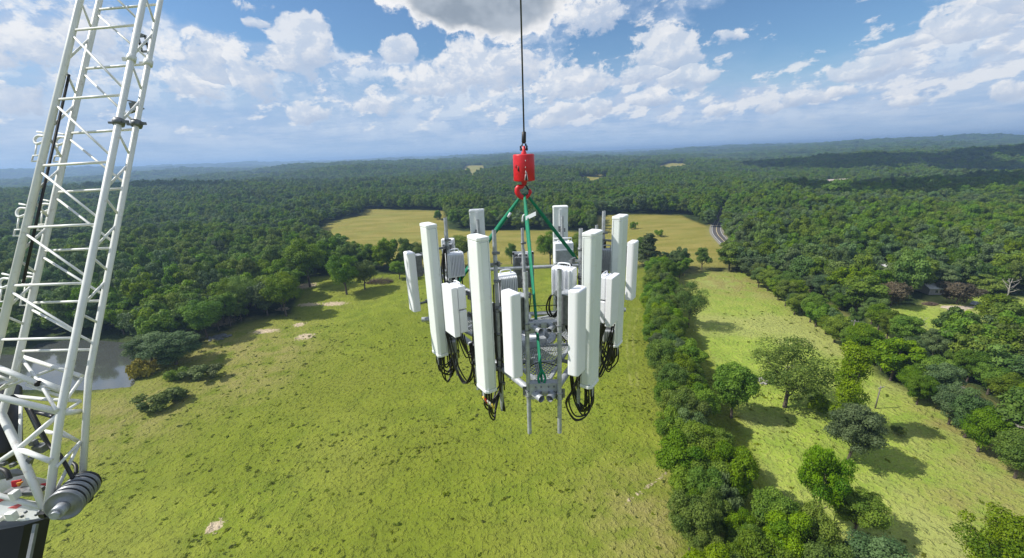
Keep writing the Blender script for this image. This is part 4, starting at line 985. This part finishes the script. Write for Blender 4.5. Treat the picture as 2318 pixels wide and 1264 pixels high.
# ------------------------------------------------------------------ slings, weight, hook and hoist rope
HK = at_y(1187, 436, 6.9)
def hoist():
    ball = at_y(1186, 380, 6.9); top = at_y(1186, 349, 6.9); bot = at_y(1186.5, 410, 6.9); ax = Vector((0, 0, 1))
    R = wthing('hook_weight', 'red cylindrical headache weight with hook above the green straps', 'crane weight', ball)
    hgt = (top-bot).length; r = .172
    m_ = MB(); m_.lathe([(0, -hgt/2), (r-.012, -hgt/2), (r, -hgt/2+.012), (r, hgt/2-.012), (r-.012, hgt/2), (0, hgt/2)], ball, ax, 40, True)
    o = wpart(m_, 'weight_body', MT['red'], R)
    for p_ in o.data.polygons: p_.use_smooth = True
    bevel(o, .004, 1)
    m_ = MB()     # chipped paint streak, split seam and small painted marks on the camera side
    def on(a, z, rr_=r+.003): return ball+Vector((math.sin(a)*rr_, -math.cos(a)*rr_, z))
    for a0, z0, a1, z1 in ((.02, -.19, .10, -.09), (.30, -.19, .20, -.09), (.10, -.09, .12, -.04), (.20, -.09, .19, -.06), (.10, .0, .10, .02), (.12, .10, .12, .12)):
        m_.tube([on(a0, z0), on(a1, z1)], .005, 5)
    wpart(m_, 'chipped_paint', MT['tag'], R)
    m_ = MB(); m_.add([on(.05, -.192), on(.27, -.192), on(.20, -.11), on(.13, -.10)], [(0, 1, 2, 3)]); m_.tube([on(-.62, -.04), on(-.58, .03)], .006, 5); m_.tube([on(-.58, .03), on(-.52, -.05)], .006, 5); m_.tube([on(-.85, .0), on(-.82, .05)], .006, 5); wpart(m_, 'dark_mark', MT['dark'], R)
    m_ = MB(); m_.lathe([(.045, 0), (.04, .03), (.028, .05), (.026, .12), (0, .125)], top, ax, 16); wpart(m_, 'top_eye', MT['red'], R)
    s0 = at_y(1186, 330, 6.9); s1 = at_y(1186, 298, 6.9); e0 = top+ax*.07
    m_ = MB(); m_.tube([e0+Vector((.045, 0, -.02)), e0+Vector((.05, 0, .05)), s0+Vector((.03, 0, .0)), s0+Vector((.03, 0, .03))], .014, 8); m_.tube([e0+Vector((-.045, 0, -.02)), e0+Vector((-.05, 0, .05)), s0+Vector((-.03, 0, 0)), s0+Vector((-.03, 0, .03))], .014, 8); m_.tube([e0+Vector((-.065, 0, 0)), e0+Vector((.065, 0, 0))], .016, 8)
    wpart(m_, 'shackle', MT['dark'], R)
    m_ = MB(); m_.tube([s0+ax*.03, s0+ax*.06, s1-ax*.01, s1], [.025, .036, .034, .02], 14); wpart(m_, 'rope_socket', MT['black'], R)
    m_ = MB(); m_.lathe([(.05, 0), (.045, -.03), (.03, -.07), (0, -.07)], bot, ax, 16); wpart(m_, 'swivel', MT['red'], R)
    c = (bot+HK)/2+Vector((0, 0, -.03)); m_ = MB()
    pts = [bot+Vector((0, 0, -.05)), bot+Vector((-.04, 0, -.09)), c+Vector((-.10, 0, .02)), c+Vector((-.115, 0, -.05)), c+Vector((-.07, 0, -.12)), c+Vector((0, 0, -.145)), c+Vector((.07, 0, -.11)), c+Vector((.095, 0, -.05)), c+Vector((.075, 0, -.02))]
    P = smooth_path(pts, 4); n = len(P); m_.tube(P, [.024+.022*math.sin(PI*min(1, i/(n*.75))) if i < n*.8 else .034-.02*(i/n-.8)/.2 for i in range(n)], 12); wpart(m_, 'hook', MT['red'], R)
    m_ = MB(); m_.tube([bot+Vector((.02, -.01, -.06)), c+Vector((.078, -.01, -.03))], .012, 6); wpart(m_, 'safety_latch', MT['dark'], R)
    # hoist rope straight up out of the picture
    m_ = MB(); m_.tube([s1, s1+Vector((0, 0, 38))], .0125, 8)
    tag(m_.build('hoist_rope', MT['rope'], None, s1), 'thin steel hoist rope running up from the red weight', 'rope')
    # green slings, flat webbing with a slight twist
    def sling(a, b, lab, w, th=.012, hang=0., dark_end=False, tw=.9):
        R2 = wthing('lifting_sling', lab, 'lifting sling', b, 'green straps from the hook to the platform corners'); N = 26; m2 = MB(); vs = []
        d = (b-a).normalized(); s_ = d.cross(Vector((0, 1, 0))).normalized(); q = d.cross(s_)
        for i in range(N+1):
            u = i/N; ang = tw*math.sin(u*2.2)+.25; wi = w*(.55+.45*min(1, u*5, (1-u)*9)); c_ = a.lerp(b, u)+Vector((.0, 0, -hang*math.sin(PI*u)))
            e = s_*math.cos(ang)+q*math.sin(ang); f_ = -s_*math.sin(ang)+q*math.cos(ang)
            vs += [c_+e*wi/2+f_*th/2, c_-e*wi/2+f_*th/2, c_-e*wi/2-f_*th/2, c_+e*wi/2-f_*th/2]
        fs = [(4*i+k, 4*i+(k+1) % 4, 4*i+4+(k+1) % 4, 4*i+4+k) for i in range(N) for k in range(4)]+[(3, 2, 1, 0), (4*N, 4*N+1, 4*N+2, 4*N+3)]
        m2.add(vs, fs, True); wpart(m2, 'webbing', MT['sling'], R2)
        m2 = MB(); c_ = b; m2.tube(smooth_path([c_+Vector((0, 0, .18)), c_+Vector((-.05, 0, .05)), c_+Vector((0, 0, -.06)), c_+Vector((.05, 0, .05)), c_+Vector((0, 0, .18))], 5), .016, 8); wpart(m2, 'loop_eye', MT['sling'], R2)
        return R2
    hp = c+Vector((0, 0, -.085))
    sling(hp, W(.36, 5.03, -3.02), 'bright green strap hanging to the near corner plate', .072)
    a = sling(hp+Vector((-.03, 0, 0)), LBc+Vector((0, 0, .1)), 'green strap sloping down to the left rear corner', .078, tw=.3)
    b = sling(hp+Vector((.03, 0, 0)), RBc+Vector((0, 0, .1)), 'green strap sloping down to the right rear corner', .066, tw=.3)
    m_ = MB(); m_.tube([at_y(1150, 492, 6.95), at_y(1156, 482, 6.95)], .022, 8); wpart(m_, 'label_tag', MT['tag'], a)
    m_ = MB(); p0 = at_y(1190, 497, 6.6); p1 = at_y(1213, 483, 6.6); n_ = Vector((0, .02, .05)); m_.add([p0-n_*.3, p1-n_*.7, p1+n_*.5, p0+n_*.9, p0-n_*.3+Vector((0, .01, 0)), p1-n_*.7+Vector((0, .01, 0)), p1+n_*.5+Vector((0, .01, 0)), p0+n_*.9+Vector((0, .01, 0))], [(0, 1, 2, 3), (7, 6, 5, 4), (0, 4, 5, 1), (1, 5, 6, 2), (2, 6, 7, 3), (3, 7, 4, 0)]); wpart(m_, 'label_tag', MT['tag'], b)
    m_ = MB(); m_.tube(smooth_path([at_y(1189, 486, 6.7), at_y(1184, 490, 6.7), at_y(1183, 503, 6.7)], 4), [.016]*9, 6); 
    wpart(m_, 'label_tag', MT['tag'], b)
hoist()

# ------------------------------------------------------------------ crane boom at the left
def crane():
    e1 = None; P_ = (-6.772, 6.25, .022, .55, -.082, .249); Wd = 1.1
    d = Vector((P_[2], P_[3], 1.)).normalized(); e1 = d.cross(Vector((0, 1, 0))).normalized(); e2 = d.cross(e1)
    if e1.x < 0: e1 = -e1
    if e2.y < 0: e2 = -e2
    a = math.cos(P_[4])*e1+math.sin(P_[4])*e2; b = -math.sin(P_[4])*e1+math.cos(P_[4])*e2; o = Vector((P_[0], P_[1], H))
    base = {'A': o, 'C': o+a*Wd, 'B': o+b*P_[5], 'D': o+a*Wd+b*P_[5]}
    def ch(k, t): return base[k]+d*t
    def chy(k, py):
        lo, hi = -7., 8.
        for _ in range(40):
            m = (lo+hi)/2
            if proj(ch(k, m))[1] > py: lo = m
            else: hi = m
        return ch(k, lo)
    R = wthing('crane_boom', 'white lattice crane boom leaning in at the left on its dark telescopic mast', 'crane', at_y(30, 1150, 4.3))
    def mk(pts, r, name, mat='crane', n=12, par=None):
        m_ = MB(); m_.tube(pts, r, n); return wpart(m_, name, MT[mat], R, par)
    # chords
    elC = chy('C', 936); ftC = at_y(107, 1166, 4.02); elD = chy('D', 852); ftD = at_y(186, 1102, 4.42); elB = chy('B', 850); 
    c3 = [mk([ch('A', 12), ch('A', -5.2)], .044, 'chord'), mk([ch('C', 12), elC, ftC], .043, 'chord'), mk([ch('D', 12), elD, ftD], .038, 'chord')]
    bE = at_y(4, 938, 4.9); bX = at_y(42, 1016, 4.35)
    mk([ch('B', 12), elB, bE, bX, at_y(104, 1160, 4.05)], [.040, .042, .046, .046, .038], 'chord')
    tA = [12-1.2*k for k in range(1, 8)]+[2.37, 1.15, .07, -.87, -1.70, -2.43]; tB = [11.4-1.2*k for k in range(1, 8)]+[1.88, .74, -.23, -1.14, -1.90, -2.57]
    rh, rd_ = .019, .0165
    for t in tA: mk([ch('A', t), ch('C', t)], rh, 'brace', n=8)
    for t in tB: mk([ch('B', t), ch('D', t)], rh, 'brace', n=8)
    for i in range(len(tA)-1): mk([ch('A', tA[i]-.08), ch('C', tA[i+1]+.08)], rd_, 'brace', n=8)
    for i in range(len(tB)-1): mk([ch('B', tB[i]-.08), ch('D', tB[i+1]+.08)], rd_, 'brace', n=8)
    for i in range(len(tA)-1):
        if tA[i] > 6.5: continue
        tm = (tA[i]+tA[i+1])/2
        for n_, f_ in (('A', 'B'), ('C', 'D')):
            mk([ch(f_, tA[i]+.1), ch(n_, tm+.05)], rd_, 'brace', n=7); mk([ch(n_, tm-.05), ch(f_, tA[i+1]+.22)], rd_, 'brace', n=7)
    # foot section members
    J = lambda px, py, y: at_y(px, py, y)
    mk([J(-60, 884, 4.5), J(0, 900, 4.5), elC+Vector((0, 0, .02))], 0.039, 'foot_brace')
    mk([elC, J(180, 932, 4.8)], 0.036, 'foot_brace'); mk([J(-40, 818, 4.95), J(84, 868, 4.85)], 0.035, 'foot_brace')
    mk([J(84, 868, 4.85), J(88, 869, 4.85)], .040, 'end_cap', 'black')
    mk([elC, bX, J(-40, 1072, 4.3)], 0.031, 'foot_brace'); mk([bX, J(116, 1045, 4.25)], 0.031, 'foot_brace')
    mk([J(-60, 1100, 4.1), J(0, 1122, 4.1), J(96, 1150, 4.08)], 0.028, 'foot_brace')
    mk([J(42, 805, 5.5), J(185, 852, 5.15)], 0.028, 'foot_brace'); mk([J(-20, 892, 5.2), J(100, 904, 5.1), J(180, 908, 5.0)], 0.025, 'foot_brace')
    mk([J(185, 856, 5.1), J(142, 918, 4.75)], 0.020, 'foot_brace'); mk([J(182, 910, 4.9), J(140, 936, 4.6)], 0.019, 'foot_brace')
    mk([J(40, 800, 5.3), J(92, 870, 4.9), J(128, 930, 4.5)], 0.019, 'foot_brace'); mk([J(0, 882, 4.9), J(60, 858, 4.95), J(126, 834, 5.3)], 0.019, 'foot_brace')
    mk([J(85, 862, 4.9), J(140, 884, 4.9)], 0.039, 'foot_brace'); mk([J(60, 870, 4.9), J(138, 898, 4.85)], 0.020, 'foot_brace')
    mk([J(182, 1000, 4.6), J(128, 1058, 4.25)], 0.017, 'foot_brace'); mk([J(180, 1004, 4.6), J(122, 1122, 4.15)], 0.019, 'foot_brace'); mk([J(184, 1076, 4.45), J(120, 1128, 4.1)], 0.027, 'foot_brace')
    mk([J(136, 975, 4.6), J(180, 1000, 4.7)], 0.017, 'foot_brace'); mk([J(100, 976, 4.8), J(160, 990, 4.8), J(182, 1002, 4.75)], 0.023, 'foot_brace')
    mk([J(47, 918, 5.1), J(45, 1005, 4.6)], 0.019, 'foot_brace'); mk([J(58, 918, 5.2), J(86, 975, 5.0), J(118, 1018, 4.9)], 0.023, 'foot_brace', 'craneg')
    mk([J(0, 880, 4.9), J(26, 862, 4.9)], 0.017, 'foot_brace'); mk([J(-20, 845, 5.0), J(24, 862, 4.95)], 0.017, 'foot_brace')
    # dark hoses and valves in the foot
    mk(smooth_path([J(68, 925, 4.7), J(86, 960, 4.6), J(112, 1010, 4.5), J(135, 1030, 4.4), J(168, 1088, 4.3)], 5), .022, 'hydraulic_hose', 'black')
    mk(smooth_path([J(72, 932, 4.9), J(95, 936, 4.9), J(122, 944, 4.8)], 4), .028, 'hydraulic_hose', 'dark'); mk(smooth_path([J(-10, 1060, 4.2), J(12, 1066, 4.15), J(22, 1085, 4.1)], 5), .026, 'hydraulic_hose', 'black')
    mk(smooth_path([J(160, 1046, 4.6), J(172, 1056, 4.55), J(170, 1078, 4.45), J(160, 1085, 4.4)], 5), .022, 'hydraulic_hose', 'black')
    mk([J(38, 905, 5.0), J(14, 890, 5.0)], .03, 'hydraulic_hose', 'dark')
    m_ = MB(); m_.box(J(93, 1014, 4.6), (.13, .10, .09)); m_.box(J(75, 1002, 4.6), (.07, .06, .07)); m_.box(J(66, 1046, 4.3), (.05, .05, .12), Matrix.Rotation(.6, 3, 'Y')); m_.box(J(30, 1052, 4.3), (.05, .05, .04)); m_.box(J(8, 1050, 4.3), (.06, .05, .04)); wpart(m_, 'valve_block', MT['galv_dk'], R)
    m_ = MB(); c = J(2, 960, 5.1); m_.tube([J(10, 885, 5.3), J(8, 1040, 4.6)], .17, 18); wpart(m_, 'luffing_cylinder', MT['dark'], R)
    # white head casting with red and orange chevrons
    def slab(q, ext, name, mat):
        q = [Vector(v) for v in q]; n = len(q); m2 = MB(); m2.add(q+[v+ext for v in q], [tuple(range(n)), tuple(range(2*n-1, n-1, -1))]+[(k, n+k, n+(k+1) % n, (k+1) % n) for k in range(n)]); return bevel(wpart(m2, name, MT[mat], R), .008, 2)
    slab([J(-40, 1122, 4.12), J(92, 1150, 4.08), J(96, 1174, 4.02), J(50, 1181, 4.0), J(-40, 1178, 4.0)], Vector((0, .07, 0)), 'head_plate', 'crane')
    slab([J(-40, 1096, 4.25), J(0, 1086, 4.3), J(58, 1074, 4.4), J(112, 1086, 4.45), J(118, 1108, 4.4), J(60, 1122, 4.3), J(-40, 1112, 4.25)], Vector((0, .02, -.05)), 'head_deck', 'crane')
    slab([J(-10, 1068, 4.4), J(40, 1060, 4.5), J(60, 1074, 4.5), J(0, 1088, 4.4)], Vector((0, .02, -.04)), 'deck_cover', 'craneg')
    slab([J(28, 1088, 4.27), J(52, 1084, 4.3), J(46, 1100, 4.27), J(30, 1102, 4.25)], Vector((0, -.02, .004)), 'red_chevron', 'red'); slab([J(40, 1092, 4.25), J(56, 1088, 4.27), J(46, 1101, 4.25)], Vector((0, -.025, .006)), 'orange_chevron', 'orange')
    slab([J(94, 1094, 4.35), J(110, 1092, 4.37), J(110, 1099, 4.35)], Vector((0, -.03, .006)), 'red_chevron', 'red')
    slab([J(38, 1141, 4.095), J(55, 1140, 4.085), J(36, 1153, 4.07), J(12, 1151, 4.07)], Vector((0, -.006, 0)), 'red_chevron', 'redm'); slab([J(-20, 1128, 4.105), J(14, 1130, 4.095), J(0, 1137, 4.085), J(-20, 1138, 4.085)], Vector((0, -.006, 0)), 'red_chevron', 'redm')
    for q in ((J(34, 1120, 4.10), (.07, .08, .10)), (J(27, 1168, 3.98), (.10, .06, .11)), (J(-4, 1176, 3.98), (.08, .06, .05))):
        m_ = MB(); m_.box(*q); bevel(wpart(m_, 'bolt_lug', MT['crane'], R), .008)
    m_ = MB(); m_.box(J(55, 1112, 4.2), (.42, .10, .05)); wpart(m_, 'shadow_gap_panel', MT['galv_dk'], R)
    for q in ((60, 1158), (52, 1168), (84, 1164), (90, 1158)):
        m_ = MB(); m_.lathe([(.018, 0), (.016, .02), (0, .022)], J(q[0], q[1], 4.02), (0, -1, 0), 8); wpart(m_, 'bolt_head', MT['galv_dk'], R)
    # rope sheaves side by side on one axle
    s0 = J(147, 1143, 4.03); s1 = J(187, 1101, 4.36); axd = (s1-s0).normalized(); Ls = (s1-s0).length
    for k in range(5):
        u = k/4; c = s0.lerp(s1, u); r_ = .185-.012*u; m_ = MB()
        m_.lathe([(0, -.030), (r_*.45, -.030), (r_*.5, -.014), (r_*.88, -.014), (r_*.92, -.024), (r_, -.024), (r_, -.014), (r_*.90, -.003), (r_*.90, .003), (r_, .014), (r_, .024), (r_*.92, .024), (r_*.88, .014), (r_*.5, .014), (0, .014)], c, axd, 36); s = wpart(m_, 'sheave', MT['craneg'], R)
        if k < 4:
            m_ = MB(); m_.lathe([(0, .026), (r_*.84, .026), (r_*.84, Ls/4-.026), (0, Ls/4-.026)], c, axd, 28); wpart(m_, 'sheave_gap', MT['black'], R, None)
    m_ = MB(); m_.tube([s0-axd*.16, s0-axd*.02], .07, 18); m_.tube([s0-axd*.20, s0-axd*.16], .045, 14); wpart(m_, 'axle_hub', MT['galv'], R)
    m_ = MB(); m_.tube([s1+axd*.05, s1+axd*.08], .16, 20); m_.tube([J(183, 1100, 4.5), J(204, 1108, 4.5)], .016, 6); m_.tube(smooth_path([J(205, 1110, 4.5), J(207, 1130, 4.45), J(192, 1140, 4.4)], 5), .02, 6); wpart(m_, 'axle_keeper', MT['black'], R)
    m_ = MB(); m_.tube([J(96, 1168, 3.98), J(134, 1173, 3.98)], [.03, .018], 8); m_.box(J(98, 1165, 3.97), (.07, .05, .05)); wpart(m_, 'foot_pin', MT['dark'], R)
    # dark telescopic mast running down along the boom line to the ground
    m0 = J(20, 1183, 4.25); m1 = m0-d*74; e_ = a; f_ = b; pl = []; m_ = MB(); rr_ = [(-.34, -.22), (.0, -.30), (.20, -.26), (.33, -.08), (.33, .2), (.1, .34), (-.34, .3)]
    m_.add([m0+e_*x+f_*y for x, y in rr_]+[m1+e_*x+f_*y for x, y in rr_], [tuple(range(7)), tuple(range(13, 6, -1))]+[(k, (k+1) % 7, 7+(k+1) % 7, 7+k) for k in range(7)]); wpart(m_, 'telescopic_mast', MT['dark'], R)
    m_ = MB(); q0 = J(74, 1188, 4.0); q1 = q0-d*70; m_.add([q0, q0+e_*.045, q1+e_*.045, q1, q0+f_*.03, q0+e_*.045+f_*.03, q1+e_*.045+f_*.03, q1+f_*.03], [(0, 1, 2, 3), (4, 7, 6, 5), (0, 4, 5, 1), (1, 5, 6, 2), (2, 6, 7, 3), (3, 7, 4, 0)]); wpart(m_, 'mast_rail', MT['craneg'], R)
    # fittings on the lattice
    for k, py in (('C', 277), ('D', 281)):
        p = chy(k, py); m_ = MB(); m_.lathe([(.045, -.05), (.070, -.045), (.075, 0), (.070, .045), (.045, .05)], p, d, 16); m_.box(p-a*.11, (.07, .05, .03)); m_.box(p+a*.11, (.06, .05, .04)); wpart(m_, 'pipe_clamp', MT['galv_dk'], R)
    for k, py in (('C', 133), ('D', 143)):
        p = chy(k, py); m_ = MB(); m_.lathe([(.042, -.05), (.058, -.045), (.058, .045), (.042, .05)], p, d, 16); m_.box(p-a*.11, (.06, .03, .05)); wpart(m_, 'joint_collar', MT['crane'], R)
    m_ = MB(); p = J(325, 100, 7.6); 
    for sx in (-.055, .055): m_.box(p+Vector((sx, 0, 0)), (.025, .02, .24))
    for sz in (-.11, -.0, .11): m_.box(p+Vector((0, 0, sz)), (.14, .02, .03))
    m_.box(p+Vector((-.02, 0, .15)), (.18, .05, .03), Matrix.Rotation(.4, 3, 'Y')); wpart(m_, 'ladder_bracket', MT['craneg'], R)
    m_ = MB(); p = J(305, 240, 7.1); m_.box(p, (.13, .05, .10)); m_.box(p+Vector((0, 0, .06)), (.24, .06, .02), Matrix.Rotation(.25, 3, 'Y')); m_.box(p+Vector((0, 0, -.07)), (.24, .06, .02), Matrix.Rotation(-.25, 3, 'Y')); wpart(m_, 'rope_guide', MT['galv_dk'], R)
    for k, lst in (('A', (315, 480, 640)), ('B', (318, 470, 636))):
        for py in lst:
            p = chy(k, py)-a*.11; m_ = MB(); up = d
            m_.tube([p+a*.09+up*.09, p-a*.08+up*.13], .014, 6)
            m_.tube(smooth_path([p+a*.06+up*.05, p-a*.05+up*.06, p-a*.09, p-a*.04-up*.07, p+a*.06-up*.04], 4), .018, 6)
            q = p-up*.30; m_.tube([q+a*.07+up*.04, q-a*.05+up*.04, q-a*.05-up*.05, q+a*.03-up*.05], .012, 6); m_.tube([p-a*.04-up*.07, q-a*.02+up*.04], .010, 6); wpart(m_, 'rope_hook', MT['crane'], R)
    mk([chy('A', 165)+a*.045+b*.05, chy('A', 450)+a*.055+b*.06, chy('A', 640)+a*.06+b*.07], .017, 'hydraulic_hose', 'black', 7)
crane()

# ------------------------------------------------------------------ farm, poles, dead trees, stones
def gpt(px, py): x, y = gp(px, py); return Vector((x, y, float(terrain(x, y))))
def house(px, py, w, l, h, rz, label, roofmat='roof', name='farmhouse', cat='house'):
    p = gpt(px, py); t = thing(name, label, cat, p, rz)
    w_ = MB(); w_.box((0, 0, h/2), (l, w, h)); w_.add([(-l/2, -w/2, h), (-l/2, w/2, h), (-l/2, 0, h+w*.22), (l/2, -w/2, h), (l/2, w/2, h), (l/2, 0, h+w*.22)], [(0, 1, 2), (3, 5, 4)]); w_.build('wall', MT['wall'], t)
    r = MB(); e = .5; z0 = h-.12; zr = h+w*.22+.02
    r.add([(-l/2-e, -w/2-e, z0), (l/2+e, -w/2-e, z0), (l/2+e, 0, zr), (-l/2-e, 0, zr), (-l/2-e, w/2+e, z0), (l/2+e, w/2+e, z0)], [(0, 1, 2, 3), (3, 2, 5, 4)])
    ro = r.build('roof', MT[roofmat], t); s = ro.modifiers.new('thickness', 'SOLIDIFY'); s.thickness = .15; s.offset = 1
    for k in range(3):
        m_ = MB(); m_.box((-l*.3+k*l*.3, -w/2-.03, h*.55), (1.1, .08, 1.2)); m_.build('window', MT['glass'], t)
    m_ = MB(); m_.box((l*.42, -w/2-.03, 1.05), (1.0, .08, 2.1)); m_.build('door', MT['pole'], t)
    return t
house(1972, 625, 8, 17, 4.5, .15, 'pale metal-roofed farmhouse half hidden by trees right of the road')
house(2128, 662, 7, 16, 3.0, -.08, 'long low farm building with pale eave behind the bronze-leaved trees', name='farm_shed', cat='shed')
house(1893, 417, 16, 44, 6, .1, 'far white building with reddish roof peeping above the distant woods', 'roofr', name='far_building', cat='building')
house(1830, 424, 14, 34, 7, .0, 'small white far building left of the reddish-roofed one', name='far_building', cat='building')
house(1345, 391, 18, 60, 8, .0, 'tiny white farm building beside a distant clearing behind the red weight', name='far_barn', cat='barn')
def pole(bx, by, ty, label, arm=True):
    x, y = gp(bx, by); d = math.hypot(x, y); g = float(terrain(x, y)); tt = ray(bx+3, ty); zt = H+tt[2]*(d/math.hypot(tt[0], tt[1])); h = min(max(7, zt-g), 12)
    t = thing('power_pole', label, 'power pole', (x, y, g), random.uniform(-.4, .4)); MB().tube([(0, 0, -.3), (0, 0, h)], [.19, .12], 10).build('pole_shaft', MT['pole'], t)
    MB().box((0, -.16, h-.5), (2.2, .12, .14)).build('cross_arm', MT['pole'], t)
    for s in (-1, 0, 1): MB().lathe([(.05, 0), (.07, .08), (.03, .18), (0, .18)], (s*.95, -.16, h-.43), n=8).build('insulator', MT['tag'], t)
pole(1898, 652, 620, 'power pole standing among the trees above the road'); pole(1978, 728, 700, 'power pole at the left edge of the farmhouse lawn')
pole(1920, 795, 722, 'thin power pole beside the open stretch of road'); pole(1981, 925, 880, 'lone power pole right of the column-like tree')
def dead_tree(px, py, ty, label, seed):
    x, y = gp(px, py); d = math.hypot(x, y); g = float(terrain(x, y)); tt = ray(px, ty); h = max(5, H+tt[2]*(d/math.hypot(tt[0], tt[1]))-g); rr = random.Random(seed)
    t = thing('dead_tree', label, 'dead tree', (x, y, g)); m_ = MB(); m_.tube([(0, 0, -.3), (.2, 0, h*.4), (-.2, .1, h*.75), (.1, 0, h)], [h*.028, h*.022, h*.013, .04], 8); m_.build('trunk', MT['dead'], t)
    for k in range(9):
        z = h*(.35+.55*k/9); a = rr.uniform(0, 6.28); l = h*rr.uniform(.18, .34); m_ = MB(); e = Vector((math.cos(a)*l, math.sin(a)*l, z+l*.8)); s = Vector((0, 0, z)); md = s.lerp(e, .5)+Vector((0, 0, -.1*l))
        m_.tube([s, md, e], [h*.011, h*.008, .03], 6)
        for j in range(2): q = md.lerp(e, rr.random()); m_.tube([q, q+Vector((rr.uniform(-1, 1), rr.uniform(-1, 1), rr.uniform(.3, 1)))*l*.4], [h*.005, .02], 5)
        m_.build('bare_limb', MT['dead'], t)
dead_tree(2275, 684, 628, 'bleached bare tree with spreading limbs on the far lawn', 1); dead_tree(2071, 766, 716, 'slender white dead tree beside the farmhouse lawn', 2); dead_tree(2117, 632, 600, 'pale bare tree above the low farm building', 3); dead_tree(1782, 860, 838, 'small bleached snag among scrub left of the wide-spreading tree', 4)
dead_tree(392, 815, 772, 'dead grey tree leaning in the pondside thicket', 6)
def rocks(px, py, n, spread, rs, label, seed, mat='rock'):
    x, y = gp(px, py); r = random.Random(seed); t = thing('rock_pile', label, 'rock pile', (x, y, float(terrain(x, y))))
    for k in range(n):
        m_ = MB(); bm = bmesh_ico(r, rs*r.uniform(.4, 1)); a = Vector((r.gauss(0, spread), r.gauss(0, spread*.6), rs*.15)); m_.add([v+a for v in bm[0]], bm[1]); m_.build('rock', MT[mat], t)
def bmesh_ico(r, s):
    import bmesh
    b = bmesh.new(); bmesh.ops.create_icosphere(b, subdivisions=1, radius=s); vs = [v.co*Vector((1.2, 1, .7)).length*r.uniform(.5, .8) for v in b.verts]; vs = [Vector((v.x*1.2, v.y, v.z*.7)) for v in vs]; fs = [[v.index for v in f.verts] for f in b.faces]; b.free(); return vs, fs
rocks(497, 764, 26, 2.0, 1.1, 'grey rock pile on the meadow edge below the rounded tree', 1, 'galv_dk'); rocks(325, 922, 14, 1.6, .55, 'pale stones left of the low dark bush by the pond', 2); rocks(1720, 862, 12, 1.5, .8, 'white stones at the hedgerow edge in the right meadow', 3)
def brush(px, py, wpx, label, seed, mat='brush'):
    x, y = gp(px, py); zz = proj((x, y, 0))[2]; rad = wpx/2/FPX*zz; r = random.Random(seed); t = thing('brush_pile', label, 'brush pile', (x, y, float(terrain(x, y)))); 
    for part in range(3):
        m_ = MB()
        for k in range(170):
            a = r.uniform(0, 6.28); q = rad*math.sqrt(r.random()); s = Vector((math.cos(a)*q, math.sin(a)*q*.5, r.random()*rad*.35*(1-q/rad))); e = s+Vector((r.uniform(-1, 1), r.uniform(-1, 1), r.uniform(0, .9)))*rad*.3; m_.tube([s, e], [.07, .03], 4)
        m_.build('branch_heap', MT[mat], t)
brush(860, 640, 62, 'heap of brown dead branches at the end of the left wood', 1); brush(2105, 690, 30, 'heap of brown branches beside the farmyard track', 2)
def yard_bits():
    c = gpt(2165, 697); t = thing('sand_heap', 'pale sandy heap of rubble by the farmyard', 'sand heap', c); r = random.Random(5)
    import bmesh
    m_ = MB(); N = 26; R_n = 8
    vs = []; fs = []
    for i in range(R_n+1):
        for k in range(N):
            q = i/R_n; a = 2*PI*k/N; rr = 1+.18*math.sin(3*a+1)+.1*math.sin(7*a); vs.append((7.5*q*rr*math.cos(a), 3.0*q*rr*math.sin(a), .9*(1-q)**1.3+.12*r.random()*(1-q)-.05*q))
    for i in range(R_n):
        for k in range(N): fs.append((i*N+k, (i+1)*N+k, (i+1)*N+(k+1) % N, i*N+(k+1) % N))
    m_.add(vs, fs, True); m_.build('heap_mound', simple('pale_sand', (.55, .45, .34), .95, var=.2, scale=1.5, bump=.3), t)
    c = gpt(2205, 690); t = thing('parked_car', 'silver car parked at the end of the farmyard', 'car', c, .5)
    body = MB(); body.prism([(-2.2, .35), (2.2, .35), (2.25, .75), (1.4, .95), (.8, 1.42), (-1.0, 1.45), (-1.7, .98), (-2.2, .9)], -.85, .85, Matrix.Rotation(PI/2, 4, 'X')); bevel(body.build('body', MT['galv'], t), .08, 2)
    g = MB(); g.prism([(1.25, .98), (.76, 1.36), (-.95, 1.38), (-1.5, 1.0)], -.87, .87, Matrix.Rotation(PI/2, 4, 'X')); g.build('window_band', MT['glass'], t)
    for sx in (-1.35, 1.4):
        for sy in (-.8, .8): MB().lathe([(0, -.1), (.33, -.1), (.33, .1), (0, .1)], (sx, sy, .33), (0, 1, 0), 16).build('wheel', MT['black'], t)
yard_bits()
